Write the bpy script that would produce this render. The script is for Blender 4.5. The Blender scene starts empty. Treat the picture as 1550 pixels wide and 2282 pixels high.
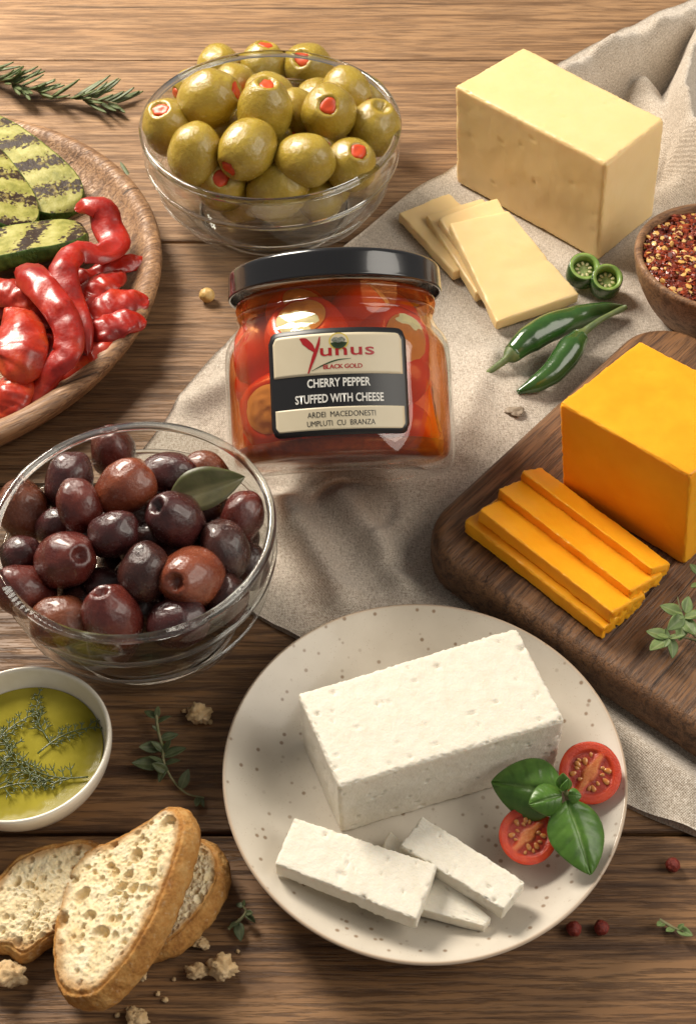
import bpy, bmesh, math, random
import numpy as np
from mathutils import Vector, Matrix, noise as mnoise

random.seed(7); rng = np.random.default_rng(11)
sc = bpy.context.scene
col = sc.collection

# ------------------------------------------------------------------ camera, world, lamps, exposure
F = 3000.0; PITCH = math.radians(50); DIST = 0.62          # focal length in photo pixels, pitch, distance to the table
CAM = np.array([0, -DIST*math.cos(PITCH), DIST*math.sin(PITCH)])
FW = np.array([0, math.cos(PITCH), -math.sin(PITCH)]); UP = np.array([0, math.sin(PITCH), math.cos(PITCH)]); RT = np.array([1., 0, 0])
cam = bpy.data.cameras.new('camera'); camo = bpy.data.objects.new('camera', cam); col.objects.link(camo)
camo.location = CAM; camo.rotation_euler = (math.pi/2-PITCH, 0, 0)
cam.sensor_fit = 'VERTICAL'; cam.angle = 2*math.atan(1141/F); cam.clip_start = .01; cam.clip_end = 50
cam.dof.use_dof = True; cam.dof.focus_distance = .60; cam.dof.aperture_fstop = 24
sc.camera = camo

wd = bpy.data.worlds.new('World'); sc.world = wd; wd.use_nodes = True
wd.node_tree.nodes['Background'].inputs[0].default_value = (1, .965, .91, 1)
wd.node_tree.nodes['Background'].inputs[1].default_value = .20

def lamp(name, loc, target, size, power, color, size_y=None):
    l = bpy.data.lights.new(name, 'AREA'); l.energy = power; l.color = color; l.size = size
    if size_y: l.shape = 'RECTANGLE'; l.size_y = size_y
    o = bpy.data.objects.new(name, l); col.objects.link(o); o.location = loc
    o.rotation_euler = (Vector(target)-Vector(loc)).to_track_quat('-Z', 'Y').to_euler()
    return o
lamp('key_softbox', (-.56, .66, .74), (-.02, .03, 0), .36, 22.5, (1, .915, .79), .48)
lamp('fill_softbox', (1.0, -.22, .85), (.03, -.05, 0), .9, 11.0, (1, .93, .82))

sc.view_settings.view_transform = 'Standard'; sc.view_settings.look = 'None'
sc.view_settings.exposure = 0.07; sc.view_settings.gamma = 1.0
sc.cycles.use_denoising = True
sc.cycles.max_bounces = 14; sc.cycles.transmission_bounces = 12; sc.cycles.transparent_max_bounces = 24
sc.cycles.diffuse_bounces = 4; sc.cycles.glossy_bounces = 6
sc.cycles.caustics_refractive = True; sc.cycles.caustics_reflective = False; sc.cycles.blur_glossy = .6
sc.cycles.sample_clamp_indirect = 6

# ------------------------------------------------------------------ helpers
def W(x, y, z=0.):
    """point at height z seen at photo pixel x, y (1550 x 2282)"""
    d = FW + RT*(x-775)/F + UP*(1141-y)/F
    return CAM + d*((z-CAM[2])/d[2])
def depth(p): return float((np.asarray(p)-CAM) @ FW)
def sstep(a, b, x):
    t = np.clip((np.asarray(x, float)-a)/(b-a), 0, 1); return t*t*(3-2*t)
def fbm(P, scale, oct=3, seed=0.):
    P = np.asarray(P, float); out = np.empty(len(P))
    o = Vector((seed*7.3, seed*3.1, seed*1.7))
    for i, p in enumerate(P):
        v = Vector(p)*scale+o; a = 1.; s = 0.
        for k in range(oct):
            s += a*mnoise.noise(v); v = v*2.03; a *= .5
        out[i] = s
    return out
def mesh(name, V, Fc, m=None, parent=None, smooth=True, mi=None, attrs=None):
    me = bpy.data.meshes.new(name)
    me.from_pydata([tuple(map(float, v)) for v in V], [], [tuple(map(int, f)) for f in Fc])
    for x in (m if isinstance(m, (list, tuple)) else [m]):
        if x: me.materials.append(x)
    if smooth: me.polygons.foreach_set('use_smooth', [True]*len(me.polygons))
    if mi is not None: me.polygons.foreach_set('material_index', list(map(int, mi)))
    if attrs:
        for k, a in attrs.items():
            at = me.attributes.new(k, 'FLOAT', 'POINT'); at.data.foreach_set('value', np.asarray(a, float).ravel())
    me.update()
    return link(name, me, parent)
def link(name, me, parent=None):
    o = bpy.data.objects.new(name, me); col.objects.link(o)
    if parent: o.parent = parent
    return o
def empty(name, loc=(0, 0, 0)):
    o = bpy.data.objects.new(name, None); col.objects.link(o); o.location = loc; o.empty_display_size = .01
    return o
def tag(o, label, cat, group=None):
    o['label'] = label; o['category'] = cat
    if group: o['group'] = group
    return o
def struct(o): o['kind'] = 'structure'; return o
def gridfaces(nu, nv, wu=False, wv=False, off=0):
    f = []
    for i in range(nu if wu else nu-1):
        for j in range(nv if wv else nv-1):
            a, b = i, (i+1) % nu; c, d = j, (j+1) % nv
            f.append((off+a*nv+c, off+b*nv+c, off+b*nv+d, off+a*nv+d))
    return f
def lathe(prof, n=96, cap0=False):
    """closed profile list (r, z) -> verts, faces (profile open unless first==last)"""
    prof = np.asarray(prof, float); m = len(prof); V = []
    for i in range(n):
        a = 2*math.pi*i/n; V += [(r*math.cos(a), r*math.sin(a), z) for r, z in prof]
    return V, gridfaces(n, m, wu=True)
def tube(path, radii, n=10, flat=1.0, up=(0, 0, 1), cap=True, twist=None):
    """sweep an ellipse (flat = thickness/width) along a path"""
    P = np.asarray(path, float); m = len(P); V = []; up = np.array(up, float)
    for i in range(m):
        t = P[min(i+1, m-1)]-P[max(i-1, 0)]; t /= np.linalg.norm(t)+1e-12
        u = up
        s = np.cross(t, u); s /= np.linalg.norm(s)+1e-9; u = np.cross(s, t)
        if twist is not None:
            c, k = math.cos(twist[i]), math.sin(twist[i]); s, u = s*c+u*k, u*c-s*k
        r = radii[i] if hasattr(radii, '__len__') else radii
        for j in range(n):
            a = 2*math.pi*j/n
            V.append(P[i]+s*r*math.cos(a)+u*r*flat*math.sin(a))
    Fc = gridfaces(m, n, wv=True)
    if cap:
        k = len(V); V += [P[0], P[-1]]
        Fc += [(k, (j+1) % n, j) for j in range(n)] + [(k+1, (m-1)*n+j, (m-1)*n+(j+1) % n) for j in range(n)]
    return V, Fc
def spline(pts, n):
    """Catmull-Rom through points"""
    P = np.asarray(pts, float); P = np.vstack([2*P[0]-P[1], P, 2*P[-1]-P[-2]]); k = len(P)-3; out = []
    for s in np.linspace(0, k-1e-9, n):
        i = int(s); t = s-i; a, b, c, d = P[i], P[i+1], P[i+2], P[i+3]
        out.append(.5*((2*b)+(-a+c)*t+(2*a-5*b+4*c-d)*t*t+(-a+3*b-3*c+d)*t**3))
    return np.array(out)
def frame(base, tip, up=(0, 0, 1)):
    b = Vector(base); x = (Vector(tip)-b).normalized(); u = Vector(up); y = u.cross(x).normalized(); z = x.cross(y)
    M = Matrix((x, y, z)).transposed().to_4x4(); M.translation = b
    return M
def join(parts):
    V = []; Fc = []
    for v, f in parts:
        k = len(V); V += [tuple(p) for p in v]; Fc += [tuple(i+k for i in q) for q in f]
    return V, Fc
def xf(M, V): return [tuple(M @ Vector(v)) for v in V]

# ------------------------------------------------------------------ materials
def C4(c): return (c[0], c[1], c[2], 1)
class NT:
    def __init__(s, name):
        s.m = bpy.data.materials.new(name); s.m.use_nodes = True; s.t = s.m.node_tree; s.n = s.t.nodes
        s.b = s.n['Principled BSDF']; s.out = s.n['Material Output']
    def node(s, t, **kw):
        x = s.n.new(t)
        for k, v in kw.items():
            if hasattr(x, k): setattr(x, k, v)
            else: s.set(x, k, v)
        return x
    def set(s, x, k, v):
        i = x.inputs[k]
        if hasattr(v, 'is_output'): s.t.links.new(v, i)
        else: i.default_value = v
    def P(s, **kw):
        for k, v in kw.items(): s.set(s.b, k.replace('_', ' '), v)
    def co(s, scale=(1, 1, 1), rot=(0, 0, 0), rand=False):
        tc = s.node('ShaderNodeTexCoord').outputs['Object']
        mp = s.node('ShaderNodeMapping'); s.set(mp, 'Vector', tc); s.set(mp, 'Scale', scale); s.set(mp, 'Rotation', rot)
        if rand:
            oi = s.node('ShaderNodeObjectInfo'); mu = s.node('ShaderNodeMath', operation='MULTIPLY'); s.set(mu, 0, oi.outputs['Random']); mu.inputs[1].default_value = 37.
            s.set(mp, 'Location', mu.outputs[0])
        return mp.outputs[0]
    def noise(s, vec, scale, detail=4, rough=.55, dist=0.):
        x = s.node('ShaderNodeTexNoise'); s.set(x, 'Vector', vec); s.set(x, 'Scale', scale); s.set(x, 'Detail', detail); s.set(x, 'Roughness', rough); s.set(x, 'Distortion', dist)
        return x.outputs['Fac']
    def voro(s, vec, scale, feature='F1', out='Distance', rnd=1.):
        x = s.node('ShaderNodeTexVoronoi', feature=feature); s.set(x, 'Vector', vec); s.set(x, 'Scale', scale); s.set(x, 'Randomness', rnd)
        return x.outputs[out]
    def ramp(s, fac, *stops):
        x = s.node('ShaderNodeValToRGB'); s.set(x, 'Fac', fac); e = x.color_ramp.elements
        for i, (p, c) in enumerate(stops):
            el = e[i] if i < 2 else e.new(p)
            el.position = p; el.color = C4(c) if hasattr(c, '__len__') else (c, c, c, 1)
        return x.outputs['Color']
    def mix(s, fac, a, b, mode='MIX'):
        x = s.node('ShaderNodeMix', data_type='RGBA', blend_type=mode)
        s.set(x, 0, fac)
        for i, v in ((6, a), (7, b)):
            if hasattr(v, 'is_output'): s.t.links.new(v, x.inputs[i])
            else: x.inputs[i].default_value = C4(v)
        return x.outputs[2]
    def math(s, op, a, b=0.):
        x = s.node('ShaderNodeMath', operation=op); s.set(x, 0, a); s.set(x, 1, b); return x.outputs[0]
    def attr(s, name):
        return s.node('ShaderNodeAttribute', attribute_name=name).outputs['Fac']
    def bump(s, h, strength=.3, dist=.001, prev=None):
        x = s.node('ShaderNodeBump'); s.set(x, 'Height', h); s.set(x, 'Strength', strength); s.set(x, 'Distance', dist)
        if prev: s.set(x, 'Normal', prev)
        s.set(s.b, 'Normal', x.outputs[0]); return x.outputs[0]
def simple(name, c1, c2=None, scale=200, rough=.5, stretch=(1, 1, 1), bump=None, sss=0, rad=(.004, .002, .001), coat=0, coat_rough=.1, detail=4, lo=.35, hi=.65, rand=False, spec=.5, sheen=0, drag=0):
    s = NT(name); v = s.co(stretch, rand=rand)
    if c2: s.P(Base_Color=s.ramp(s.noise(v, scale, detail), (lo, c1), (hi, c2)))
    else: s.P(Base_Color=C4(c1))
    s.P(Roughness=rough); s.set(s.b, 'Specular IOR Level', spec)
    if sss: s.set(s.b, 'Subsurface Weight', sss); s.set(s.b, 'Subsurface Radius', rad); s.set(s.b, 'Subsurface Scale', 1.0)
    if coat: s.set(s.b, 'Coat Weight', coat); s.set(s.b, 'Coat Roughness', coat_rough)
    if sheen: s.set(s.b, 'Sheen Weight', sheen)
    if bump:
        nb = s.bump(s.noise(v, bump[0], 5, .6), bump[1], bump[2])
        if drag: s.bump(s.noise(s.co((1, 1, .05)), 700, 3, .6), drag, .0004, nb)
    return s.m

def wood_mat(name, dark, mid, light, along='x', rough=.55, scale=1., bumpd=.0006, rot=0., rand=True):
    s = NT(name)
    st = (1.0, 14, 14) if along == 'x' else (14, 1.0, 14)
    tc = s.node('ShaderNodeTexCoord').outputs['Object']
    m0 = s.node('ShaderNodeMapping'); s.set(m0, 'Vector', tc); s.set(m0, 'Rotation', (0, 0, rot))
    if rand:
        oi = s.node('ShaderNodeObjectInfo'); mu = s.math('MULTIPLY', oi.outputs['Random'], 53.); s.set(m0, 'Location', mu)
    def mp(sx):
        m1 = s.node('ShaderNodeMapping'); s.set(m1, 'Vector', m0.outputs[0]); s.set(m1, 'Scale', sx); return m1.outputs[0]
    broad = s.noise(mp((.25, 3.2, 3.2)), 12*scale, 4, .6, .5)
    grain = s.noise(mp((.22, 5.0, 5.0)), 34*scale, 6, .68, .5)
    fibre = s.noise(mp((.05, 1., 1.)), 800*scale, 4, .65)
    base = s.ramp(broad, (.3, mid), (.7, light))
    base = s.mix(s.ramp(grain, (.36, .95), (.52, 0.)), base, dark)
    base = s.mix(s.math('MULTIPLY', s.ramp(grain, (.54, 0.), (.72, 1.)), .35), base, light)
    pore = s.ramp(fibre, (.40, 1.), (.52, 0.))
    base = s.mix(s.math('MULTIPLY', pore, .7), base, dark)
    crk = s.noise(mp((.10, 6., 6.)), 30*scale, 3, .5, 1.2); crack = s.ramp(crk, (.285, 1.), (.31, 0.))
    base = s.mix(s.math('MULTIPLY', crack, .8), base, tuple(c*.3 for c in dark))
    stain = s.ramp(s.noise(mp((1, 2, 2)), 14*scale, 4, .6), (.55, 0.), (.75, .45)); base = s.mix(stain, base, dark)
    s.P(Base_Color=base); s.set(s.b, 'Roughness', s.ramp(grain, (.3, rough+.15), (.7, rough-.05)))
    n = s.bump(s.math('SUBTRACT', s.math('SUBTRACT', grain, s.math('MULTIPLY', pore, .6)), s.math('MULTIPLY', crack, 2.)), .6, bumpd)
    return s.m

M = {}
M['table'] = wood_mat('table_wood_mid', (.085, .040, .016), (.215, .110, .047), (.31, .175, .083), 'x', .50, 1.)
M['table_lit'] = wood_mat('table_wood_lit', (.120, .058, .023), (.275, .148, .066), (.385, .226, .113), 'x', .52, 1.)  # back planks: colour lightened to stand in for stronger light there
M['table_shaded'] = wood_mat('table_wood_shaded', (.052, .021, .007), (.190, .090, .033), (.295, .155, .064), 'x', .48, 1.)  # front planks: colour darkened to stand in for the light falling off
M['walnut'] = wood_mat('walnut_board', (.055, .023, .009), (.165, .075, .030), (.26, .130, .058), 'x', .42, 1.6)
M['platter'] = wood_mat('acacia_platter', (.13, .06, .025), (.30, .15, .065), (.42, .24, .12), 'x', .45, 1.2)
M['bowlwood'] = wood_mat('turned_bowl_wood', (.12, .055, .025), (.27, .13, .06), (.38, .21, .10), 'x', .45, 1.5)

def linen():
    s = NT('linen_weave')
    v = s.co()
    a = s.node('ShaderNodeTexWave', wave_type='BANDS', bands_direction='X'); s.set(a, 'Vector', s.co(rot=(0, 0, .95))); s.set(a, 'Scale', 420); s.set(a, 'Distortion', 1.2); s.set(a, 'Detail', 2)
    b = s.node('ShaderNodeTexWave', wave_type='BANDS', bands_direction='Y'); s.set(b, 'Vector', s.co(rot=(0, 0, .95))); s.set(b, 'Scale', 420); s.set(b, 'Distortion', 1.2); s.set(b, 'Detail', 2)
    weave = s.math('ADD', a.outputs['Fac'], b.outputs['Fac'])
    wa = s.noise(s.co((.16, 1, 1), (0, 0, .95)), 2300, 2, .6); wb = s.noise(s.co((1, .16, 1), (0, 0, .95)), 2300, 2, .6)
    sp = s.math('ADD', s.math('MULTIPLY', s.noise(v, 1300, 2, .6), .34), s.math('MULTIPLY', s.math('ADD', wa, wb), .33)); big = s.noise(v, 25, 3)
    c = s.ramp(sp, (.40, (.29, .23, .17)), (.50, (.61, .525, .43)), (.60, (.85, .775, .68)))
    c = s.mix(s.math('MULTIPLY', s.ramp(weave, (.3, 1.), (1.0, 0.)), .25), c, (.22, .165, .115))
    c = s.mix(.22, c, s.ramp(big, (.35, (.34, .27, .21)), (.65, (.62, .55, .47))))
    s.P(Base_Color=c, Roughness=.95); s.set(s.b, 'Sheen Weight', .3); s.set(s.b, 'Specular IOR Level', .1)
    s.bump(s.math('ADD', s.math('MULTIPLY', weave, .35), sp), .7, .0006)
    return s.m
M['linen'] = linen()

def glass_mat(name, tint=(.985, .99, .985), ior=1.48):
    s = NT(name); s.n.remove(s.b)
    bf = s.node('ShaderNodeNewGeometry').outputs['Backfacing']      # thin wall: the far side of each face reflects like the near side
    fr = s.node('ShaderNodeFresnel'); s.set(fr, 'IOR', s.math('ADD', s.math('MULTIPLY', bf, 1/ior-ior), ior))
    tr = s.node('ShaderNodeBsdfTransparent'); s.set(tr, 'Color', C4(tint))
    gl = s.node('ShaderNodeBsdfGlossy'); s.set(gl, 'Roughness', .015); s.set(gl, 'Color', (1, 1, 1, 1))
    mx = s.node('ShaderNodeMixShader'); s.set(mx, 0, fr.outputs[0]); s.t.links.new(tr.outputs[0], mx.inputs[1]); s.t.links.new(gl.outputs[0], mx.inputs[2])
    s.t.links.new(mx.outputs[0], s.out.inputs['Surface']); return s.m
def solid_glass(name, col=(1, 1, 1), rough=0., ior=1.47, bump=None):
    s = NT(name); s.P(Base_Color=C4(col), Roughness=rough, IOR=ior); s.set(s.b, 'Transmission Weight', 1.0)
    if bump: s.bump(s.noise(s.co(bump[2] if len(bump) > 2 else (1, 1, 1)), bump[0], 3), .5, bump[1])
    return s.m
M['thin'] = glass_mat('thin_clear_glass')
M['wall'] = glass_mat('bowl_wall_glass', (.955, .965, .955), 1.62)
M['glass'] = solid_glass('clear_pressed_glass', (.985, 1, .99))

# ------------------------------------------------------------------ table planks
table = struct(empty('table', (0, 0, 0)))
def rounded_slab(x0, x1, y0, y1, z0, z1, b):
    prof = [(b, z1), (b*.3, z1-b*.3), (0, z1-b), (0, z0)]
    V = []; Fc = []
    rings = []
    for d, z in prof:
        rings.append(len(V)); V += [(x0+d, y0+d, z), (x1-d, y0+d, z), (x1-d, y1-d, z), (x0+d, y1-d, z)]
    Fc.append((0, 1, 2, 3))
    for a, c in zip(rings, rings[1:]):
        for k in range(4): Fc.append((a+k, c+k, c+(k+1) % 4, a+(k+1) % 4))
    return V, Fc
ys = [-.52, -.341, -.1609, .0165, .1957, .3787, .56, .75]
for i in range(len(ys)-1):
    g = .0007; yc = (ys[i]+ys[i+1])/2
    V, Fc = rounded_slab(-.8, .8, ys[i]+g-yc, ys[i+1]-g-yc, -.03, 0, .0011)
    p = mesh('plank', V, Fc, M[('table_shaded', 'table_shaded', 'table_shaded', 'table', 'table_lit', 'table_lit', 'table')[i]], table, smooth=False); p.location = ((i*.37) % 1-.5, yc, -.0004*(i % 2))  # light falloff painted into plank colours, darker towards the front
under = mesh('sub_floor', [(-.9, -.7, -.031), (.9, -.7, -.031), (.9, .9, -.031), (-.9, .9, -.031)], [(0, 1, 2, 3)], simple('gap_shadow_wood', (.05, .03, .018)), table)

# ------------------------------------------------------------------ linen cloth
E1 = np.array([(-.119, -.006), (-.105, .023), (-.091, .053), (-.070, .098), (-.034, .147), (.001, .192), (.037, .239), (.059, .259), (.082, .292), (.112, .345), (.165, .400), (.27, .475)])
E2 = np.array([(-.119, -.006), (-.0398, -.059), (-.0259, -.0682), (.045, -.110), (.1074, -.1492), (.1332, -.1624), (.20, -.196), (.30, -.25)])
nu, nv = 270, 300
e1 = spline(E1, nv); e2 = spline(E2, nu); corner = E1[0]
XY = e2[:, None, :] + (e1-corner)[None, :, :]
X = XY[..., 0].ravel(); Y = XY[..., 1].ravel()
def seg_d(X, Y, pts):
    d = np.full(len(X), 9.)
    for (ax, ay), (bx, by) in zip(pts, pts[1:]):
        vx, vy = bx-ax, by-ay; t = np.clip(((X-ax)*vx+(Y-ay)*vy)/(vx*vx+vy*vy), 0, 1)
        d = np.minimum(d, np.hypot(X-ax-t*vx, Y-ay-t*vy))
    return d
def ridge(pts, w, h, z=.02):
    q = [W(a, b, z)[:2] for a, b in pts]; d = seg_d(X, Y, q); return h*np.exp(-(d/w)**2)
flat = np.ones(len(X))
for cx, cy, r in [(.045, .19, .03), (.09, .16, .04), (.03, -.14, .082), (-.086, -.05, .055), (.19, .14, .035), (.0, .0, .02)]:
    flat *= sstep(r*.95, r*1.25, np.hypot(X-cx, Y-cy))
# flat under the cheese block, its slices and the board
flat *= sstep(.035, .05, seg_d(X, Y, [(.093, .245), (.150, .190)]))
flat *= sstep(.04, .055, seg_d(X, Y, [(.05, .205), (.085, .15)]))
brd = np.array([.0253, -.0351]); bu = np.array([.658, .753]); bv = np.array([.753, -.658])
lu = (X-brd[0])*bu[0]+(Y-brd[1])*bu[1]; lv = (X-brd[0])*bv[0]+(Y-brd[1])*bv[1]
ins = np.maximum(np.maximum(-lu, lu-.193), np.maximum(-lv, lv-.4)); flat *= sstep(-.002, .02, ins)
P3 = np.c_[X, Y, 0*X]
n1 = fbm(P3, 22, 2, 1.); n2 = fbm(P3, 70, 2, 2.)
Z = .0022 + flat*(.0042*(n1+.2)+.0009*n2)
Z = np.maximum(Z, .0014)
# folded heap behind the pale cheese
heap = np.zeros(len(X))
heap = np.maximum(heap, ridge([(1195, 235), (1260, 185), (1345, 132), (1450, 96), (1560, 60)], .013, .044, .035))
heap = np.maximum(heap, ridge([(1560, 90), (1530, 160), (1515, 230), (1535, 300), (1580, 340)], .009, .046, .035))
heap = np.maximum(heap, ridge([(1430, 200), (1470, 250), (1500, 330)], .014, .022, .02))
heap = np.maximum(heap, ridge([(1560, 395), (1500, 430), (1440, 470)], .012, .016, .01))
hm = sstep(.039, .058, seg_d(X, Y, [(.093, .245), (.150, .190)]))
Z += hm*heap*(1+.10*n2)
# soft folds in the lower right and middle
lowr = ridge([(1330, 1560), (1420, 1660), (1550, 1740)], .012, .0075, .005)+ridge([(1470, 1620), (1570, 1660)], .010, .007, .005)
Z += lowr*sstep(-.002, .012, ins)*sstep(.076, .088, np.hypot(X-.03, Y+.14))
mid = ridge([(640, 1130), (700, 1230), (760, 1330)], .008, .0085, .005)+ridge([(760, 1110), (840, 1210), (900, 1290)], .007, .0075, .005)+ridge([(1090, 800), (1040, 930), (1010, 1010)], .008, .0050, .004)
Z += mid*sstep(.076, .088, np.hypot(X-.03, Y+.14))*sstep(-.002, .012, ins)
Z += ridge([(430, 900), (500, 860)], .007, .005, .003)+ridge([(560, 1090), (640, 1180)], .006, .005, .004)*sstep(.058, .066, np.hypot(X+.086, Y+.052))
# the bunched roll that props the jar
JT = math.radians(37)
wx = np.exp(-((X+.004)/.028)**4); jy = np.clip((Y-.026)*math.tan(JT)-.0012, 0, .037)
fall = 1-sstep(.070, .118, Y)
Z = np.maximum(Z, wx*jy*fall)
dedge = seg_d(X, Y, [tuple(p) for p in E1]+[])
V = np.c_[X, Y, Z]
# skirt along the two visible edges
sk = []
Vl = [tuple(v) for v in V]; Fc = gridfaces(nu, nv)
border = [i*nv for i in range(nu-1, -1, -1)] + list(range(1, nv))
lo = []
for k in border:
    x, y, z = Vl[k]; lo.append(len(Vl)); Vl.append((x-.0003, y-.0002, .0003))
for a, b, c, d in zip(border, border[1:], lo[1:], lo): Fc.append((a, d, c, b))
cloth = mesh('linen_cloth', Vl, Fc, M['linen'])
tag(cloth, 'rumpled beige linen cloth spread diagonally under jar, cheeses and cutting board', 'cloth')

# ------------------------------------------------------------------ cutting board
def round_rect(l, w, r, n=10):
    out = []
    for cx, cy, a0 in ((l-r, w-r, 0), (r, w-r, 90), (r, r, 180), (l-r, r, 270)):
        for k in range(n+1):
            a = math.radians(a0+90*k/n); out.append((cx+r*math.cos(a), cy+r*math.sin(a), math.cos(a), math.sin(a)))
    return out
rr = round_rect(.193, .34, .026)
prof = [(-.004, .0), (-.0005, .004), (0, .008), (0, .015), (-.0012, .0195), (-.0035, .0217), (-.0065, .022)]
V = []; Fc = []; m = len(rr)
for d, z in prof:
    for x, y, nx, ny in rr: V.append((x+nx*d+.0007*mnoise.noise(Vector((x*40, y*40, z*30))), y+ny*d, z))
Fc = [(j*m+i, j*m+(i+1) % m, (j+1)*m+(i+1) % m, (j+1)*m+i) for j in range(len(prof)-1) for i in range(m)]
Fc.append(tuple((len(prof)-1)*m+i for i in range(m))); Fc.append(tuple(reversed(range(m))))
board = mesh('cutting_board', V, Fc, M['walnut'])
Mb = Matrix(((bu[0], bv[0], 0), (bu[1], bv[1], 0), (0, 0, 1))).to_4x4()
# local y must run along bv: mirror-safe because bu x bv points down, so flip faces
board.data.flip_normals()
board.matrix_world = Matrix.Translation((brd[0], brd[1], .003)) @ Mb
tag(board, 'dark walnut cutting board with rounded corners under the orange cheese', 'cutting board')
BT = .025

# ------------------------------------------------------------------ cheese blocks and slices
def block(name, T, B, m, res=.0022, rnd=.002, amp=.0003, nsc=160, edge=0., esc=700, pits=0, pit_r=(.0008, .0018), pit_d=.0011, seed=1, parent=None, rag=None, stretch=(1, 1, 1)):
    T = np.array(T, float); B = np.array(B, float); r_ = np.random.default_rng(seed)
    L = np.array([np.linalg.norm(T[1]-T[0]), np.linalg.norm(T[3]-T[0]), np.linalg.norm(T[0]-B[0])])
    def ts(l):
        r = min(rnd, l*.45); n = max(2, int((l-2*r)/res))
        return np.r_[np.linspace(0, r, 5)[:-1], np.linspace(r, l-r, n), np.linspace(l-r, l, 5)[1:]]
    t = [ts(l) for l in L]; V = []; Fc = []
    for ax in range(3):
        a, b = [(1, 2), (2, 0), (0, 1)][ax]
        for side in (0, 1):
            A_, B_ = np.meshgrid(t[a], t[b], indexing='ij'); q = np.zeros(A_.shape+(3,)); q[..., a] = A_; q[..., b] = B_; q[..., ax] = L[ax]*side
            o = len(V); V += [tuple(v) for v in q.reshape(-1, 3)]
            f = gridfaces(len(t[a]), len(t[b]), off=o); Fc += f if side else [x[::-1] for x in f]
    P = np.array(V); R = np.minimum(rnd, L*.45)
    inner = np.clip(P, R, L-R); dlt = P-inner; nrm = dlt/(np.linalg.norm(dlt, axis=1)[:, None]+1e-12)
    S = inner+nrm*min(R)
    nz = (np.abs(dlt) > R*.35).sum(1)
    disp = amp*fbm(S*np.array(stretch), nsc, 3, seed)
    if edge: disp += edge*np.where(nz >= 2, 1., .25)*fbm(S, esc, 2, seed+5)
    if rag is not None:
        disp += rag*np.where((S[:, 0] > L[0]-.002) & (S[:, 2] < L[2]*.7), 1, .0)*np.minimum(fbm(S, 520, 2, seed+9), .25)
    for k in range(pits):
        p = S[r_.integers(len(S))]; r = r_.uniform(*pit_r); dd = (S-p)*np.array([r_.uniform(.4, 1.5), r_.uniform(.4, 1.5), r_.uniform(.6, 1.5)])+.25*r*np.sin((S-p)/r*r_.uniform(1.5, 3, 3)+r_.uniform(0, 6, 3))
        disp -= pit_d*r_.uniform(.5, 1)*np.exp(-(np.linalg.norm(dd, axis=1)/r)**4)
    S = S+nrm*disp[:, None]
    u = S/L; u0, u1, u2 = u[:, :1], u[:, 1:2], u[:, 2:]
    bil = lambda Q: (Q[0]*(1-u0)*(1-u1)+Q[1]*u0*(1-u1)+Q[2]*u0*u1+Q[3]*(1-u0)*u1)
    Wd = bil(B)*(1-u2)+bil(T)*u2
    c = B.mean(0); 
    me = bpy.data.meshes.new(name); me.from_pydata([tuple(v) for v in (Wd-c)], [], Fc)
    bm = bmesh.new(); bm.from_mesh(me); bmesh.ops.remove_doubles(bm, verts=bm.verts, dist=1e-6); bmesh.ops.recalc_face_normals(bm, faces=bm.faces); bm.to_mesh(me); bm.free()
    me.materials.append(m); me.polygons.foreach_set('use_smooth', [True]*len(me.polygons))
    o = link(name, me, parent); o.location = c
    return o
M['cheddar'] = simple('orange_cheddar', (.86, .345, .012), (.92, .41, .018), 45, .36, bump=(1300, .12, .0003), drag=.16, sss=.25, rad=(.006, .002, .0006), spec=.4)
M['cascaval'] = simple('pale_yellow_cheese', (.775, .56, .265), (.80, .59, .295), 45, .38, bump=(1200, .12, .0003), drag=.16, sss=.25, rad=(.005, .003, .001), spec=.4)
def feta_mat():
    s = NT('white_brine_cheese'); v = s.co()
    n = s.noise(v, 260, 5, .6)
    s.P(Base_Color=s.ramp(n, (.3, (.69, .635, .525)), (.6, (.74, .69, .59))), Roughness=.55)
    s.set(s.b, 'Subsurface Weight', .25); s.set(s.b, 'Subsurface Radius', (.004, .003, .002)); s.set(s.b, 'Subsurface Scale', 1.)
    cr = s.voro(v, 420); fine = s.noise(v, 1100, 3, .6)
    s.bump(s.math('ADD', s.math('MULTIPLY', n, .4), s.math('ADD', fine, s.math('MULTIPLY', s.ramp(s.noise(v, 480, 2), (.62, 0.), (.70, -1.)), 1.))), .45, .0005)
    return s.m
M['feta'] = feta_mat()
def quad(pts, z=None):
    return [W(p[0], p[1], p[2] if len(p) > 2 else z) for p in pts]
def slab(name, pts, t, m, **kw):
    T = np.array(quad(pts)); B = T-np.array([0, 0, t]); return block(name, T, B, m, **kw)

zt = .0816; T = quad([(1245, 897), (1538, 1062), (1538, 1062), (1425, 757)], zt); T[2] = T[1]+T[3]-T[0]
off = W(1517, 1260, BT)-T[1]; off[0] += .001
B = [p+off for p in T]
o = block('cheddar_block', T, B, M['cheddar'], rnd=.0015, amp=.0004, nsc=40, edge=.0004, esc=900, pits=60, pit_r=(.0004, .001), pit_d=.0006, seed=3, res=.0014)
tag(o, 'large block of orange cheddar cheese on the walnut board', 'cheese')
zt = .066; T = quad([(1012, 190), (1350, 365), (1480, 265), (1166, 104)], zt)
off = (W(1010, 402, .003)-T[0]+W(1337, 587, .003)-T[1])/2
o = block('pale_cheese_block', T, [p+off for p in T], M['cascaval'], rnd=.0022, amp=.0004, nsc=40, edge=.0004, esc=900, pits=60, pit_r=(.0004, .0011), pit_d=.0008, seed=4, res=.0014)
tag(o, 'large block of pale yellow cheese lying on linen behind its slices', 'cheese')
FB = .010; zt = .046; T = quad([(663, 1545), (754, 1754), (1258, 1605), (1150, 1397)], zt)
off = W(760, 1858, FB)-T[1]
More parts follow.
